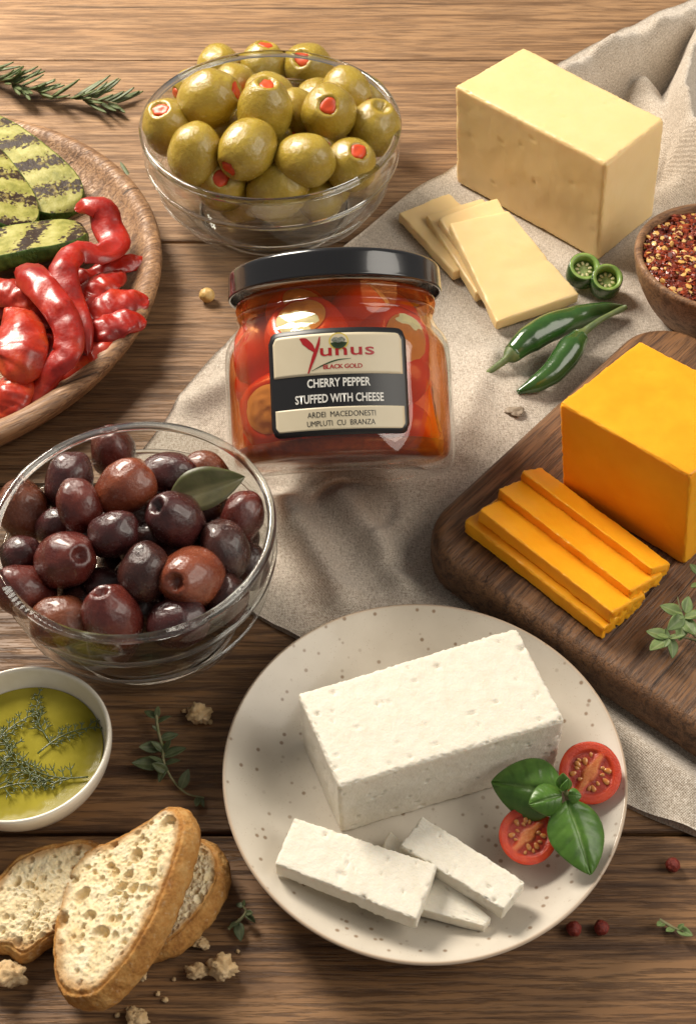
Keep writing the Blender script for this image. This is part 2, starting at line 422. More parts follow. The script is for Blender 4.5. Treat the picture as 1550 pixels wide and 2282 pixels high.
o = block('white_cheese_block', T, [p+off for p in T], M['feta'], rnd=.0016, amp=.00018, nsc=120, edge=.0005, esc=800, pits=150, pit_r=(.0003, .0008), pit_d=.0014, seed=5, res=.00075)
tag(o, 'large block of white brine cheese on the speckled plate', 'cheese')

def cs(label, pts, t, m, name, **kw):
    o = slab(name, pts, t, m, **kw); tag(o, label, 'cheese slice', kw.pop('g', None)); return o
kw = dict(rnd=.0011, amp=.0004, nsc=90, edge=.0003, pits=12, pit_d=.0005, res=.002)
for k, (lab, pts) in enumerate([
    ('pale cheese slice, leftmost and lowest of the fan before the pale block', [(888, 474, .010), (1010, 606, .010), (1140, 566, .0105), (1000, 428, .010)]),
    ('pale cheese slice, second from left in the fan before the pale block', [(947, 477, .0145), (1060, 653, .0105), (1195, 607, .012), (1075, 441, .018)]),
    ('pale cheese slice mostly hidden under the front slice, only its corner tip showing', [(975, 484, .0185), (1080, 640, .0135), (1200, 600, .015), (1108, 440, .0235)]),
    ('whole pale cheese slice lying on top at the front of the fan', [(999, 496, .0245), (1106, 717, .0105), (1290, 655, .0125), (1132, 469, .029)])]):
    o = slab('pale_cheese_slice', pts, .0063, M['cascaval'], seed=20+k, **kw); tag(o, lab, 'cheese slice', 'slices of pale cheese')
kw = dict(rnd=.0010, amp=.0004, nsc=110, edge=.0004, rag=.0022, res=.0011)
uvec = np.array([.0165, .0150, 0])
for k, (lab, a, b) in enumerate([
    ('orange cheddar slice nearest the cheddar block, top of the shingled row', (1161, 1049), (1453, 1268)),
    ('orange cheddar slice second from the cheddar block in the shingled row', (1109, 1089), (1405, 1317)),
    ('orange cheddar slice third from the cheddar block in the shingled row', (1066, 1134), (1364, 1365)),
    ('orange cheddar slice farthest from the cheddar block, nearest the plate', (1036, 1160), (1345, 1402))]):
    zl = .0415 if k < 3 else .0335; zr = .0335; w = (uvec if k else uvec*.62)
    A = W(*a, zl); Bp = W(*b, zl)
    Tq = [A, Bp, Bp+w+[0, 0, zr-zl], A+w+[0, 0, zr-zl]]
    o = block('cheddar_slice', Tq, [p-np.array([0, 0, .0078]) for p in Tq], M['cheddar'], seed=30+k, **kw); tag(o, lab, 'cheese slice', 'slices of cheddar')
kw = dict(rnd=.0009, amp=.0002, nsc=160, edge=.0004, esc=800, pits=48, pit_r=(.0003, .0008), pit_d=.0012, res=.0007)
for k, (lab, pts, t) in enumerate([
    ('flat white cheese slice lying underneath the two others on the plate', [(868, 1851, .0175), (800, 1990, .0185), (1079, 2064, .0205), (1094, 2046, .0205)], .0062),
    ('upper right white cheese slice lying between the block and tomatoes', [(941, 1818, .0265), (890, 1884, .0265), (1122, 2027, .0275), (1169, 1965, .0275)], .0085),
    ('broad white cheese slice in front on the left of the plate', [(656, 1821, .0275), (612, 1924, .0275), (928, 2050, .0285), (974, 1927, .0275)], .0088)]):
    o = slab('white_cheese_slice', pts, t, M['feta'], seed=40+k, **kw); tag(o, lab, 'cheese slice', 'slices of white cheese')

# ------------------------------------------------------------------ speckled plate
PZ = .022
pc = np.array([(W(495, 1700, PZ)[0]+W(1392, 1700, PZ)[0])/2, (W(880, 1350, PZ)[1]+W(870, 2140, PZ)[1])/2]); PR = (W(1392, 1700, PZ)[0]-W(495, 1700, PZ)[0])/2
def plate_mat():
    s = NT('speckled_stoneware'); v = s.co()
    base = s.ramp(s.noise(v, 35, 4), (.3, (.52, .465, .385)), (.7, (.62, .565, .48)))
    pos = s.voro(v, 230, 'F1', 'Distance'); sel = s.node('ShaderNodeTexVoronoi', feature='F1'); s.set(sel, 'Vector', v); s.set(sel, 'Scale', 230)
    pick = s.ramp(sel.outputs['Color'], (.42, 0.), (.5, 1.))
    size = s.ramp(pos, (.12, 1.), (.24, 0.))
    big = s.math('MULTIPLY', s.math('MULTIPLY', pick, size), .8)
    fine = s.ramp(s.voro(v, 900), (.10, .55), (.2, 0.))
    fsel = s.ramp(s.noise(v, 160, 2), (.48, 0.), (.6, 1.))
    c = s.mix(big, base, (.20, .115, .055)); c = s.mix(s.math('MULTIPLY', fine, fsel), c, (.34, .23, .13))
    # bare clay line where the glaze thins at the rim
    geo = s.attr('rimline'); c = s.mix(s.math('MULTIPLY', geo, .75), c, (.42, .28, .17))
    s.P(Base_Color=c, Roughness=.33); s.set(s.b, 'Coat Weight', .15)
    s.bump(s.noise(v, 120, 3), .15, .0006)
    return s.m
k = PR/.078
pp = [(1e-4, .0065), (.02, .0064), (.045, .0066), (.054, .0075), (.060, .0092), (.066, .0122), (.071, .0152), (.0745, .0173), (.0762, .0184), (.0769, .0189), (.0775, .0189), (.078, .0184), (.0778, .0175), (.0768, .016), (.072, .0115), (.064, .0065), (.054, .0028), (.047, .0012), (.0445, 0), (.0415, .0002), (.040, .0018), (1e-4, .0022)]
prof = spline(np.array([(r*k, z) for r, z in pp]), 90)
V, Fc = lathe(prof, 160)
rim = np.tile(np.exp(-((prof[:, 0]-.0775*k)/.0006)**2)*(prof[:, 1] > .0165), 160)
V = [(x*(1+.004*math.sin(3*math.atan2(y, x)+1)), y*(1+.004*math.sin(3*math.atan2(y, x)+1)), z+.0003*math.sin(2*math.atan2(y, x))) for x, y, z in V]
plate = mesh('plate', V, [f[::-1] for f in Fc], plate_mat(), attrs={'rimline': rim}); plate.location = (pc[0], pc[1], PZ-.0189)
tag(plate, 'round beige stoneware plate with brown speckles under the white cheese', 'plate')

# ------------------------------------------------------------------ wooden platter
pp = [(1e-4, .011), (.06, .011), (.112, .0112), (.122, .0128), (.129, .0165), (.1335, .0203), (.137, .0218), (.140, .0214), (.1425, .0195), (.1425, .0165), (.139, .010), (.132, .004), (.125, .0008), (.12, 0), (1e-4, 0)]
V, Fc = lathe(spline(np.array(pp), 60), 160)
plat = mesh('wooden_platter', V, [f[::-1] for f in Fc], M['platter']); plat.location = (-.240, .1475, .0003); plat.rotation_euler = (0, 0, .55)
tag(plat, 'round wooden platter with raised rim holding grilled vegetables', 'platter')
PLZ = .0113

# ------------------------------------------------------------------ glass bowls
def glass_bowl(R, H, rf, label, c):
    n = 34; th = .0027; outer = [(1e-4, .0012), (rf*.80, .0012), (rf*.90, .0), (rf*.985, .0002), (rf*1.005, .0015), (rf*1.0, .0032)]
    for i in range(1, n+1):
        t = i/n*math.pi/2
        r = rf+(R-rf)*(math.sin(t)**.95); z = .0032+(H-.0032)*(1-math.cos(t))**.92
        r += .0007*math.exp(-((z-(H-.0075))/.0016)**2)
        outer.append((r, z))
    lip = [(R+.0002, H+.0006), (R-.0004, H+.0013), (R-.0013, H+.0016), (R-.0022, H+.0012), (R-.0027, H+.0004)]
    inner = []
    for i in range(n, 0, -1):
        t = i/n*math.pi/2
        r = rf*.86+(R-th-rf*.86)*(math.sin(t)**.95); z = .0065+(H-.0015-.0065)*(1-math.cos(t))**.92
        inner.append((r, z))
    inner += [(rf*.72, .0062), (rf*.4, .006), (1e-4, .006)]
    V, Fc = lathe(outer[5:]+lip[:1]+lip[-1:]+inner[:-2], 144)
    wob = lambda V: [(x*(1+.0016*math.sin(5*math.atan2(y, x))*sstep(.01, .03, z)), y*(1+.0016*math.sin(5*math.atan2(y, x))*sstep(.01, .03, z)), z) for x, y, z in V]
    o = mesh('glass_bowl', wob(V), Fc, M['wall']); o.location = c
    ring = lambda rc, zc, a, b, n=14: [(rc+a*math.cos(2*math.pi*i/n), zc+b*math.sin(2*math.pi*i/n)) for i in range(n+1)]
    V, Fc = lathe(ring(R-.0012, H+.0012, .0018, .0020, 22), 240); mesh('rim', wob(V), Fc, M['glass'], o)
    k = int(n*.80); V, Fc = lathe(ring(outer[5+k][0]+.0001, outer[5+k][1], .0010, .0012), 144); mesh('ridge', wob(V), Fc, M['glass'], o)
    for fr_ in (.58,): k = int(n*fr_); V, Fc = lathe(ring(outer[5+k][0]+.0001, outer[5+k][1], .0006, .0008, 10), 120); mesh('ridge', wob(V), Fc, M['glass'], o)
    V, Fc = lathe([(1e-4, .0012), (rf*.78, .0012), (rf*.88, .0), (rf*.985, .0002), (rf*1.01, .0018), (rf*1.0, .0036), (rf*.95, .0052), (rf*.85, .0062), (1e-4, .0060)], 144); mesh('foot', V, Fc, M['glass'], o)
    return tag(o, label, 'bowl')
def fit(l, r, t, b, xm, ym, z):
    cx = (W(l, ym, z)[0]+W(r, ym, z)[0])/2; R = (W(r, ym, z)[0]-W(l, ym, z)[0])/2
    cy = (W(xm, t, z)[1]+W(xm, b, z)[1])/2
    return cx, cy, R
GH = .0555; gx, gy, GR = fit(313, 892, 117, 466, 602, 285, GH)
gbowl = glass_bowl(GR, GH, .042, 'larger clear glass bowl heaped with green olives', (gx, gy, .0003))
DH = .055; dx_, dy_, DR = fit(-12, 613, 958, 1450, 300, 1195, DH)
dbowl = glass_bowl(DR, DH, .0395, 'clear glass bowl of dark purple olives near the left edge', (dx_, dy_, .0003 if False else .0032))

# ------------------------------------------------------------------ olives
def olive_mesh(name, m, hole=.26, dent=.30, elong=1.13, nz=26, na=28, lump=.02, seed=0):
    V = []
    for i in range(nz+1):
        th = math.pi*i/nz
        for j in range(na):
            a = 2*math.pi*j/na
            r = 1+lump*mnoise.noise(Vector((math.cos(a)*math.sin(th)*1.6+seed*3, math.sin(a)*math.sin(th)*1.6, math.cos(th)*1.6)))
            x = r*math.sin(th)*math.cos(a); y = r*math.sin(th)*math.sin(a); z = r*elong*math.cos(th)
            ang = th+.06*mnoise.noise(Vector((math.cos(a)*2, math.sin(a)*2, seed)))
            d = dent*(1-float(sstep(hole*.35, hole, ang)))-.035*math.exp(-((ang-hole*1.25)/.1)**2)
            d2 = .05*math.exp(-((math.pi-th)/.16)**2)
            V.append((x*(1-.1*max(0, d)), y*(1-.1*max(0, d)), z-d*elong+d2))
    me = bpy.data.meshes.new(name); me.from_pydata(V, [], [f[::-1] for f in gridfaces(nz+1, na, wv=True)]); me.materials.append(m)
    me.polygons.foreach_set('use_smooth', [True]*len(me.polygons)); return me
def olive_mat(name, a, b, rough=.22, coat=.5, sss=.12, rad=(.004, .002, .0008), spots=None):
    s = NT(name); v = s.co((1, 1, .8), rand=True)
    c = s.ramp(s.noise(v, 1.6, 5, .6), (.32, a), (.68, b))
    if spots: c = s.mix(s.math('MULTIPLY', s.ramp(s.noise(v, 14, 4, .7), (.60, 0.), (.72, 1.)), .5), c, spots)
    s.P(Base_Color=c); s.set(s.b, 'Roughness', s.ramp(s.noise(v, 9, 3), (.35, rough-.10), (.7, rough+.10)))
    s.set(s.b, 'Coat Weight', coat); s.set(s.b, 'Coat Roughness', .09)
    s.set(s.b, 'Subsurface Weight', sss); s.set(s.b, 'Subsurface Radius', rad); s.set(s.b, 'Subsurface Scale', 1.)
    s.bump(s.math('ADD', s.noise(v, 5, 3), s.math('MULTIPLY', s.noise(v, 40, 3), .3)), .22, .03)
    return s.m
M['golive'] = olive_mat('green_olive_skin', (.35, .235, .026), (.44, .315, .048), .22, .5, .2, spots=(.48, .36, .08))
M['pim'] = simple('red_pimento', (.58, .035, .010), (.74, .10, .016), 900, .42, coat=.15, sss=.2, bump=(1500, .2, .0004))
M['cavity'] = M['golive']
DK = [olive_mat('dark_olive_maroon', (.075, .012, .010), (.15, .030, .020), .24, .55, .05, spots=(.16, .055, .04)),
      olive_mat('dark_olive_purple', (.034, .009, .010), (.085, .021, .019), .22, .6, .03, spots=(.075, .035, .035)),
      olive_mat('dark_olive_redbrown', (.17, .035, .016), (.27, .070, .030), .24, .55, .08, spots=(.32, .12, .06)),
      olive_mat('dark_olive_black', (.028, .010, .009), (.075, .024, .018), .22, .55, .03, spots=(.085, .055, .035)),
      olive_mat('dark_olive_brown', (.125, .032, .015), (.21, .062, .027), .25, .5, .08, spots=(.30, .13, .06))]
def aim(dx, dy):
    """world direction whose tip shows at offset dx, dy (in radii, y down) on a ball facing the camera"""
    l = math.hypot(dx, dy)
    if l > .98: dx *= .98/l; dy *= .98/l; l = .98
    return RT*dx-UP*dy-FW*math.sqrt(1-l*l)
def pile(items, cx, cy, R, H, zc, dome, rmin):
    """items: px, py, pixel radius -> centre and radius; depth is settled along each view ray"""
    out = []
    for x, y, rp, *bk in items:
        z = zc
        for _ in range(8):
            p = W(x, y, z); d = math.hypot(p[0]-cx, p[1]-cy)/R; z = zc+dome*(1-min(d, 1.15)**2)
        out.append([x, y, rp, z-.012*len(bk), len(bk)])
    for it in range(80):
        Q = [W(a[0], a[1], a[3]) for a in out]; Rr = [a[2]*depth(q)/F for a, q in zip(out, Q)]
        for i in range(len(out)):
            for j in range(i):
                d = np.linalg.norm(Q[i]-Q[j]); ov = .84*(Rr[i]+Rr[j])-d
                if ov > 0:
                    a, b = (i, j) if (-out[i][4], Q[i][2]) > (-out[j][4], Q[j][2]) else (j, i)
                    out[a][3] += ov*.12; out[b][3] = max(out[b][3]-ov*.22, rmin)
    Q = [W(a[0], a[1], a[3]) for a in out]
    return [(q, a[2]*depth(q)/F) for a, q in zip(out, Q)]
def fill(P, n, cx, cy, R, H, rad, zmin, ztop, seed, slack=.80):
    r_ = np.random.default_rng(seed); P = list(P); new = []
    for _ in range(9000):
        if len(new) >= n: break
        a = r_.uniform(0, 2*math.pi); d = R*math.sqrt(r_.uniform()); z = r_.uniform(zmin, ztop); r = rad*r_.uniform(.92, 1.06)
        wall = (d/(R-.003-r*.9))**2+(max(0, H-z)/(H-.006-r*.85))**2
        if wall > 1: continue
        p = np.array([cx+d*math.cos(a), cy+d*math.sin(a), z])
        if all(np.linalg.norm(p-q)+1e-9 > slack*(r+s) for q, s in P): P.append((p, r)); new.append((p, r))
    return new
def place(name, me, p, r, axis, spin, parent=None):
    o = link(name, me, parent); z = Vector(axis).normalized(); q = Vector((0, 0, 1)).rotation_difference(z)
    o.rotation_mode = 'QUATERNION'; o.rotation_quaternion = q @ Matrix.Rotation(spin, 4, 'Z').to_quaternion()
    o.location = p; o.scale = (r, r, r); return o
def pimento_mesh(seed):
    r_ = np.random.default_rng(seed); bm = bmesh.new(); bmesh.ops.create_icosphere(bm, subdivisions=3, radius=1)
    for v in bm.verts:
        c = v.co.copy(); k = 1+.28*mnoise.noise(c*1.3+Vector((seed*5, 0, 0)))
        v.co = Vector((c.x*.36*k, c.y*.29*k, max(-1, min(.6, c.z))*.27*k+.91))
    me = bpy.data.meshes.new('pimento'); bm.to_mesh(me); bm.free(); me.materials.append(M['pim']); me.polygons.foreach_set('use_smooth', [True]*len(me.polygons)); return me
GM = [olive_mesh('green_olive', M['golive'], .36, .28, 1.08+.06*k, seed=k, lump=.06) for k in range(3)]
PM = [pimento_mesh(k) for k in range(4)]
G = [ # px, py, radius px, stuffing offset, label
 (490, 150, 47, (-.5, -1.2), 'green olive at the back left of the heap, no stuffing showing'),
 (586, 156, 51, (.15, -.80), 'green olive at the back middle, pimento at its top edge'),
 (688, 155, 54, (-.22, -.05), 'green olive at the back right, red pimento sunk in a round hole'),
 (432, 196, 42, (-.85, .40), 'green olive half hidden at the back left, orange pimento on its left end'),
 (466, 220, 61, (.93, -.15), 'large oval green olive upper left, pimento at its right end'),
 (590, 246, 60, (.12, -.62), 'green olive in the middle of the heap, flat orange pimento on top'),
 (660, 250, 47, (.6, 1.2), 'green olive wedged behind the middle two, no stuffing showing'),
 (732, 252, 60, (.0, .05), 'green olive with a pointed triangular red pimento facing the viewer'),
 (774, 200, 47, (.75, .65), 'green olive at the far right back, bit of red low on its right'),
 (832, 286, 57, (.30, -.58), 'green olive against the right rim with an empty slit on top'),
 (378, 284, 58, (-.20, -.36), 'green olive against the left rim, square orange pimento facing up'),
 (434, 343, 58, (-.4, 1.3), 'plain smooth green olive at the front left of the heap'),
 (496, 290, 46, (.2, 1.3), 'shaded green olive deep between the left olives'),
 (552, 333, 61, (-.62, .72), 'green olive in the front middle, red pimento low on its left'),
 (680, 357, 57, (-.98, -.2), 'plain green olive right of the centre, red bit at its left end'),
 (782, 368, 56, (.28, -.28), 'green olive at the front right, red pimento on its upper side'),
 (496, 412, 58, (.05, .0), 'green olive at the front left rim, round red pimento facing forward'),
 (618, 426, 62, (.72, -.36), 'green olive at the very front of the heap, slit on its right'),
 (712, 444, 47, (.5, 1.2), 'green olive low at the front right under the rim'),
 (820, 215, 40, (1, 1), 'green olive at the right back behind the slit one, barely showing'),
]
pos = pile([(g[0], g[1], g[2])+((1,) if 'behind' in g[4] or 'half hidden' in g[4] or 'deep' in g[4] or 'low at' in g[4] else ()) for g in G], gx, gy, GR*.98, GH, .046, .029, .02)
for k, (g, (p, r)) in enumerate(zip(G, pos)):
    l = math.hypot(*g[3]); ax = aim(*g[3]) if l <= 1 else RT*g[3][0]-UP*g[3][1]+FW*.5
    o = place('green_olive', GM[k % 3], p, r*1.05, ax, k*1.7); tag(o, g[4], 'olive', 'green olives in the larger glass bowl')
    if k not in (9, 17):
        q = link('pimento', PM[k % 4], o); q.rotation_euler = (0, 0, k*1.1)
for k, (p, r) in enumerate(fill(pos, 30, gx, gy, GR, GH, .0142, .019, .054, 5)):
    o = place('green_olive', GM[k % 3], p, r*.95, rng.normal(size=3), k); tag(o, 'green olive buried in the lower layers of the green olive bowl', 'olive', 'buried green olives')
    q = link('pimento', PM[k % 4], o)
DM = {}
def dmesh(mi, hole):
    key = (mi, hole)
    if key not in DM:
        DM[key] = olive_mesh('dark_olive', DK[mi], .30 if hole else .16, .24 if hole else .055, 1.27, seed=mi+2*hole, lump=.10)
    return DM[key]
# px, py, rx, ry, colour, hole offset or None, label
Dk = [
 (54, 1139, 52, 62, 4, None, 'large reddish brown olive against the left rim of the bowl'),
 (155, 1073, 46, 60, 1, None, 'purple black olive near the back left of the dark heap'),
 (254, 1010, 54, 40, 0, (-.05, -.80), 'dark maroon olive at the very back of the dark heap, dimple on top'),
 (281, 1087, 62, 58, 2, None, 'glossy red brown olive on top near the back of the dark heap'),
 (372, 1058, 54, 46, 1, None, 'dusky purple olive at the back right, behind the bay leaf'),
 (459, 1046, 44, 34, 4, None, 'brown olive at the far back right behind the bay leaf'),
 (178, 1127, 45, 52, 0, None, 'dark maroon olive left of the red brown top olive'),
 (122, 1174, 38, 40, 1, None, 'small dark olive deep between the left olives'),
 (392, 1159, 58, 57, 1, (-.45, -.42), 'dark olive with an open pit hole, beside the bay leaf'),
 (540, 1152, 41, 50, 0, None, 'dark brown olive against the right rim under the leaf tip'),
 (500, 1226, 50, 60, 3, None, 'olive brown mottled olive at the right of the dark heap'),
 (252, 1190, 50, 50, 1, None, 'smooth purple black olive in the centre of the dark heap'),
 (147, 1247, 54, 67, 0, (.55, -.15), 'maroon olive on the left with an open oval pit hole'),
 (42, 1243, 46, 44, 1, None, 'black olive in shade at the left rim under the brown one'),
 (57, 1318, 54, 58, 0, None, 'maroon brown olive at the lower left rim of the bowl'),
 (322, 1276, 48, 62, 3, None, 'wrinkled black olive right of the centre of the dark heap'),
 (428, 1287, 56, 74, 2, (-.30, .08), 'upright oval red brown olive with a shallow dimple, front right'),
 (237, 1306, 42, 38, 1, None, 'dark olive low in the middle, behind the two front olives'),
 (137, 1384, 62, 52, 4, None, 'brown olive lying sideways at the front left rim'),
 (250, 1380, 59, 62, 0, (-.2, -.80), 'red maroon olive at the front centre against the rim'),
 (396, 1388, 63, 47, 1, None, 'dark maroon olive lying sideways at the front right rim'),
 (505, 1338, 44, 50, 3, None, 'dark olive at the lower right rim of the bowl'),
 (556, 1262, 34, 52, 3, None, 'dark olive seen through the glass at the right side'),
 (310, 1358, 40, 40, 3, None, 'black olive sunk in shade between the front olives'),
 (190, 1190, 36, 40, 3, None, 'black olive sunk in shade left of the centre'),
 (330, 1200, 38, 40, 3, None, 'black olive sunk in shade below the pitted one'),
]
pos = pile([(g[0], g[1], (g[2]+g[3])/2)+((1,) if 'sunk' in g[6] or 'deep' in g[6] or 'low in' in g[6] or 'through the glass' in g[6] else ()) for g in Dk], dx_, dy_, DR*.98, DH, .044, .022, .020)
for k, (g, (p, r)) in enumerate(zip(Dk, pos)):
    rx, ry = g[2], g[3]
    if g[5]: ax = aim(*g[5])
    elif rx > ry*1.08: ax = RT+UP*.25*(-1)**k-FW*.2+UP*-.1
    elif ry > rx*1.08: ax = -UP+RT*.3*(-1)**k+FW*.2
    else: ax = RT*(-1)**k*.8-UP*.5+FW*.6
    o = place('dark_olive', dmesh(g[4], 1 if g[5] else 0), p, r*(1.09 if g[5] else 1.04), ax, k*2.1); tag(o, g[6], 'olive', 'dark olives in the glass bowl')
for k, (p, r) in enumerate(fill(pos, 30, dx_, dy_, DR, DH, .0115, .016, .046, 9)):
    o = place('dark_olive', dmesh((1, 3, 0)[k % 3], 0), p, r*.95, rng.normal(size=3), k); tag(o, 'dark olive buried in the lower layers of the dark olive bowl', 'olive', 'buried dark olives')

# ------------------------------------------------------------------ leaves
def leaf_geo(L, Wd, nl=18, nw=9, curl=.1, fold=.15, cup=0., wave=0., point=1.0, thick=.00028, ruff=0.):
    V = []
    for s in (0, 1):
        for i in range(nl+1):
            t = i/nl; w = Wd*.5*(math.sin(math.pi*min(1, t**.85))**point)*(1-.12*t)
            if i in (0, nl): w = Wd*.01
            for j in range(nw):
                v = j/(nw-1)*2-1; x = L*t; y = v*w
                z = -curl*L*t*t + fold*abs(y) - cup*(y*y)/(Wd*.5+1e-6) + wave*math.sin(t*19+abs(v)*3)*abs(v)*L + ruff*math.sin(t*26-abs(v)*5)*L*(1-abs(v))
                z -= .012*L*math.exp(-(v/.12)**2)*(1 if s == 0 else 1)
                V.append((x, y, z-s*thick))
    a = (nl+1)*nw; Fc = [f[::-1] for f in gridfaces(nl+1, nw)]+gridfaces(nl+1, nw, off=a)
    for i in range(nl):
        for j in (0, nw-1):
            q = (i*nw+j, (i+1)*nw+j, a+(i+1)*nw+j, a+i*nw+j); Fc.append(q if j == 0 else q[::-1])
    vein = []
    for s in (0, 1):
        for i in range(nl+1):
            for j in range(nw): vein.append(1. if j == nw//2 else 0.)
    return V, Fc, vein
def leaf_mat(name, c1, c2, vc, rough=.42, scale=120, trans=.12, edge=None):
    s = NT(name); v = s.co()
    c = s.ramp(s.noise(v, scale, 4), (.3, c1), (.7, c2))
    ve = s.attr('vein'); c = s.mix(s.math('MULTIPLY', s.ramp(ve, (.45, 0.), (1., 1.)), .55), c, vc)
    s.P(Base_Color=c, Roughness=rough); s.set(s.b, 'Subsurface Weight', trans); s.set(s.b, 'Subsurface Radius', (.001, .002, .0005)); s.set(s.b, 'Subsurface Scale', 1.)
    s.bump(s.noise(v, scale*6, 3), .2, .0003)
    return s.m
M['bay'] = leaf_mat('bay_leaf', (.050, .046, .016), (.095, .082, .030), (.16, .14, .065), .45)
M['basil'] = leaf_mat('basil_leaf', (.042, .110, .014), (.095, .20, .028), (.24, .36, .11), .36)
M['oreg'] = leaf_mat('oregano_leaf', (.09, .14, .040), (.17, .24, .085), (.30, .36, .17), .55, 250)
M['thyme'] = leaf_mat('thyme_leaf', (.045, .062, .024), (.10, .12, .05), (.16, .17, .09), .55, 400)
M['rosem'] = leaf_mat('rosemary_leaf', (.045, .070, .022), (.12, .15, .055), (.20, .22, .11), .5, 400)
M['stem'] = simple('green_stem', (.14, .16, .06), (.24, .21, .11), 400, .6)
M['wstem'] = simple('woody_stem', (.16, .115, .055), (.24, .19, .10), 400, .7)
def leaf(parent, base, tip, width, m, up=(0, 0, 1), name='leaf', roll=0., **kw):
    L = float(np.linalg.norm(np.asarray(tip)-np.asarray(base))); V, Fc, ve = leaf_geo(L, width, **kw)
    o = mesh(name, V, Fc, m, parent, attrs={'vein': ve}); o.matrix_world = frame(base, tip, up) @ Matrix.Rotation(roll, 4, 'X')
    return o
bb = W(378, 1112, .066); bt = W(543, 1060, .073)
o = leaf(None, bb, bt, .0185, M['bay'], up=(-.15, -.55, .8), name='bay_leaf', curl=.10, fold=.16, wave=.006, point=.8)
tag(o, 'dry dark green bay leaf tucked among the dark olives', 'leaf')

# ------------------------------------------------------------------ jar of stuffed peppers
JR = .0490; JH = .088
ct = W(765, 1082, .0028); a_ = np.array([0, math.cos(JT), math.sin(JT)]); n_ = np.array([0, -math.sin(JT), math.cos(JT)])
Jb = ct+n_*(JR*.90)
JS = JR/.0478
JM = Matrix.Translation(Jb) @ Matrix.Rotation(math.radians(2.6), 4, Vector(n_)) @ Matrix(((1, 0, 0), (0, math.sin(JT), math.cos(JT)), (0, -math.cos(JT), math.sin(JT)))).to_4x4() @ Matrix.Scale(JS, 4)
jar = empty('pepper_jar'); jar.matrix_world = JM
tag(jar, 'squat glass jar of red stuffed peppers with black lid and cream label', 'jar')
op = [(1e-4, .0032), (.030, .0030), (.0360, .0012), (.0395, 0), (.0435, .0005), (.0463, .0032), (.0476, .0085), (.0481, .017), (.0478, .030), (.0478, .046), (.0474, .0525), (.0460, .0572), (.0436, .0605), (.0418, .0635), (.0412, .066), (.0421, .0675), (.0421, .0685), (.0412, .070), (.0412, .0715), (.0421, .073), (.0421, .074), (.0412, .0755), (.0411, .080), (.0408, .0855), (.0400, .0862), (.0390, .0855)]
ip = [(.0388, .080), (.0390, .0635), (.0415, .058), (.0443, .0535), (.0452, .047), (.0453, .030), (.0452, .018), (.0445, .0095), (.0420, .0060), (.034, .0052), (1e-4, .0052)]
ip = [(r*1.028, z) for r, z in ip]
V, Fc = lathe(np.vstack([spline(np.array(op), 80), spline(np.array(ip), 40)]), 160)
g = mesh('glass_body', V, Fc, M['thin'], jar)
M['lid'] = simple('black_lacquered_metal', (.010, .010, .012), None, rough=.22, coat=.6, coat_rough=.06)
lp = [(1e-4, .0872), (.030, .0874), (.041, .0878)]+[(.0425+.0023*math.sin(t), .0857+.0023*math.cos(t)) for t in np.linspace(.1, math.pi/2, 9)]+[(.0450, .0825), (.0452, .0785)]+[(.0447+.0006*math.cos(t), .0772+.0008*math.sin(t)) for t in np.linspace(.4, -2.9, 9)]+[(.0438, .079), (.0436, .084), (1e-4, .0855)]
V, Fc = lathe(lp, 128)
ld = mesh('lid', V, [f[::-1] for f in Fc], M['lid'], jar)
def oil_mat(name, tint, dif, f):
    s = NT(name); s.n.remove(s.b)
    tr = s.node('ShaderNodeBsdfTransparent'); s.set(tr, 'Color', C4(tint)); d = s.node('ShaderNodeBsdfDiffuse'); s.set(d, 'Color', C4(dif))
    mx = s.node('ShaderNodeMixShader'); s.set(mx, 0, f); s.t.links.new(tr.outputs[0], mx.inputs[1]); s.t.links.new(d.outputs[0], mx.inputs[2])
    s.t.links.new(mx.outputs[0], s.out.inputs['Surface']); return s.m
oi = [(1e-4, .0056), (.034, .0056), (.0415, .0066), (.0440, .010), (.0447, .018), (.0447, .030), (.0446, .046), (.0436, .053), (.0408, .058), (.0385, .063), (.0383, .076), (1e-4, .0765)]
V, Fc = lathe(spline(np.array([(r*1.03, z) for r, z in oi]), 50), 96)
mesh('pepper_oil', V, Fc, oil_mat('red_pepper_oil', (.96, .64, .38), (.50, .075, .014), .20), jar)
V, Fc = lathe([(1e-4, .0064), (.030, .0064), (.0385, .0068), (.0425, .0090), (.0442, .0128), (.0437, .0130), (.0405, .0100), (.030, .0090), (1e-4, .0088)], 96)
V = [(x, y, z+.0004*mnoise.noise(Vector((x, y, 0))*260)) for x, y, z in V]
mesh('settled_spices', V, Fc, simple('brown_spiced_sediment', (.085, .020, .008), (.22, .065, .018), 260, .35, detail=6, coat=.2), jar)
M['cherry'] = simple('red_cherry_pepper', (.68, .035, .009), (.80, .110, .016), 90, .22, coat=.5, sss=.12, bump=(300, .15, .0005))
def filling():
    s = NT('spiced_cheese_filling'); v = s.co()
    c = s.ramp(s.noise(v, 330, 5, .65), (.30, (.90, .62, .14)), (.5, (.94, .80, .38)), (.70, (.95, .89, .66)))
    s.P(Base_Color=c, Roughness=.5); s.bump(s.noise(v, 500, 5, .7), .6, .001); return s.m
M['fill'] = filling()
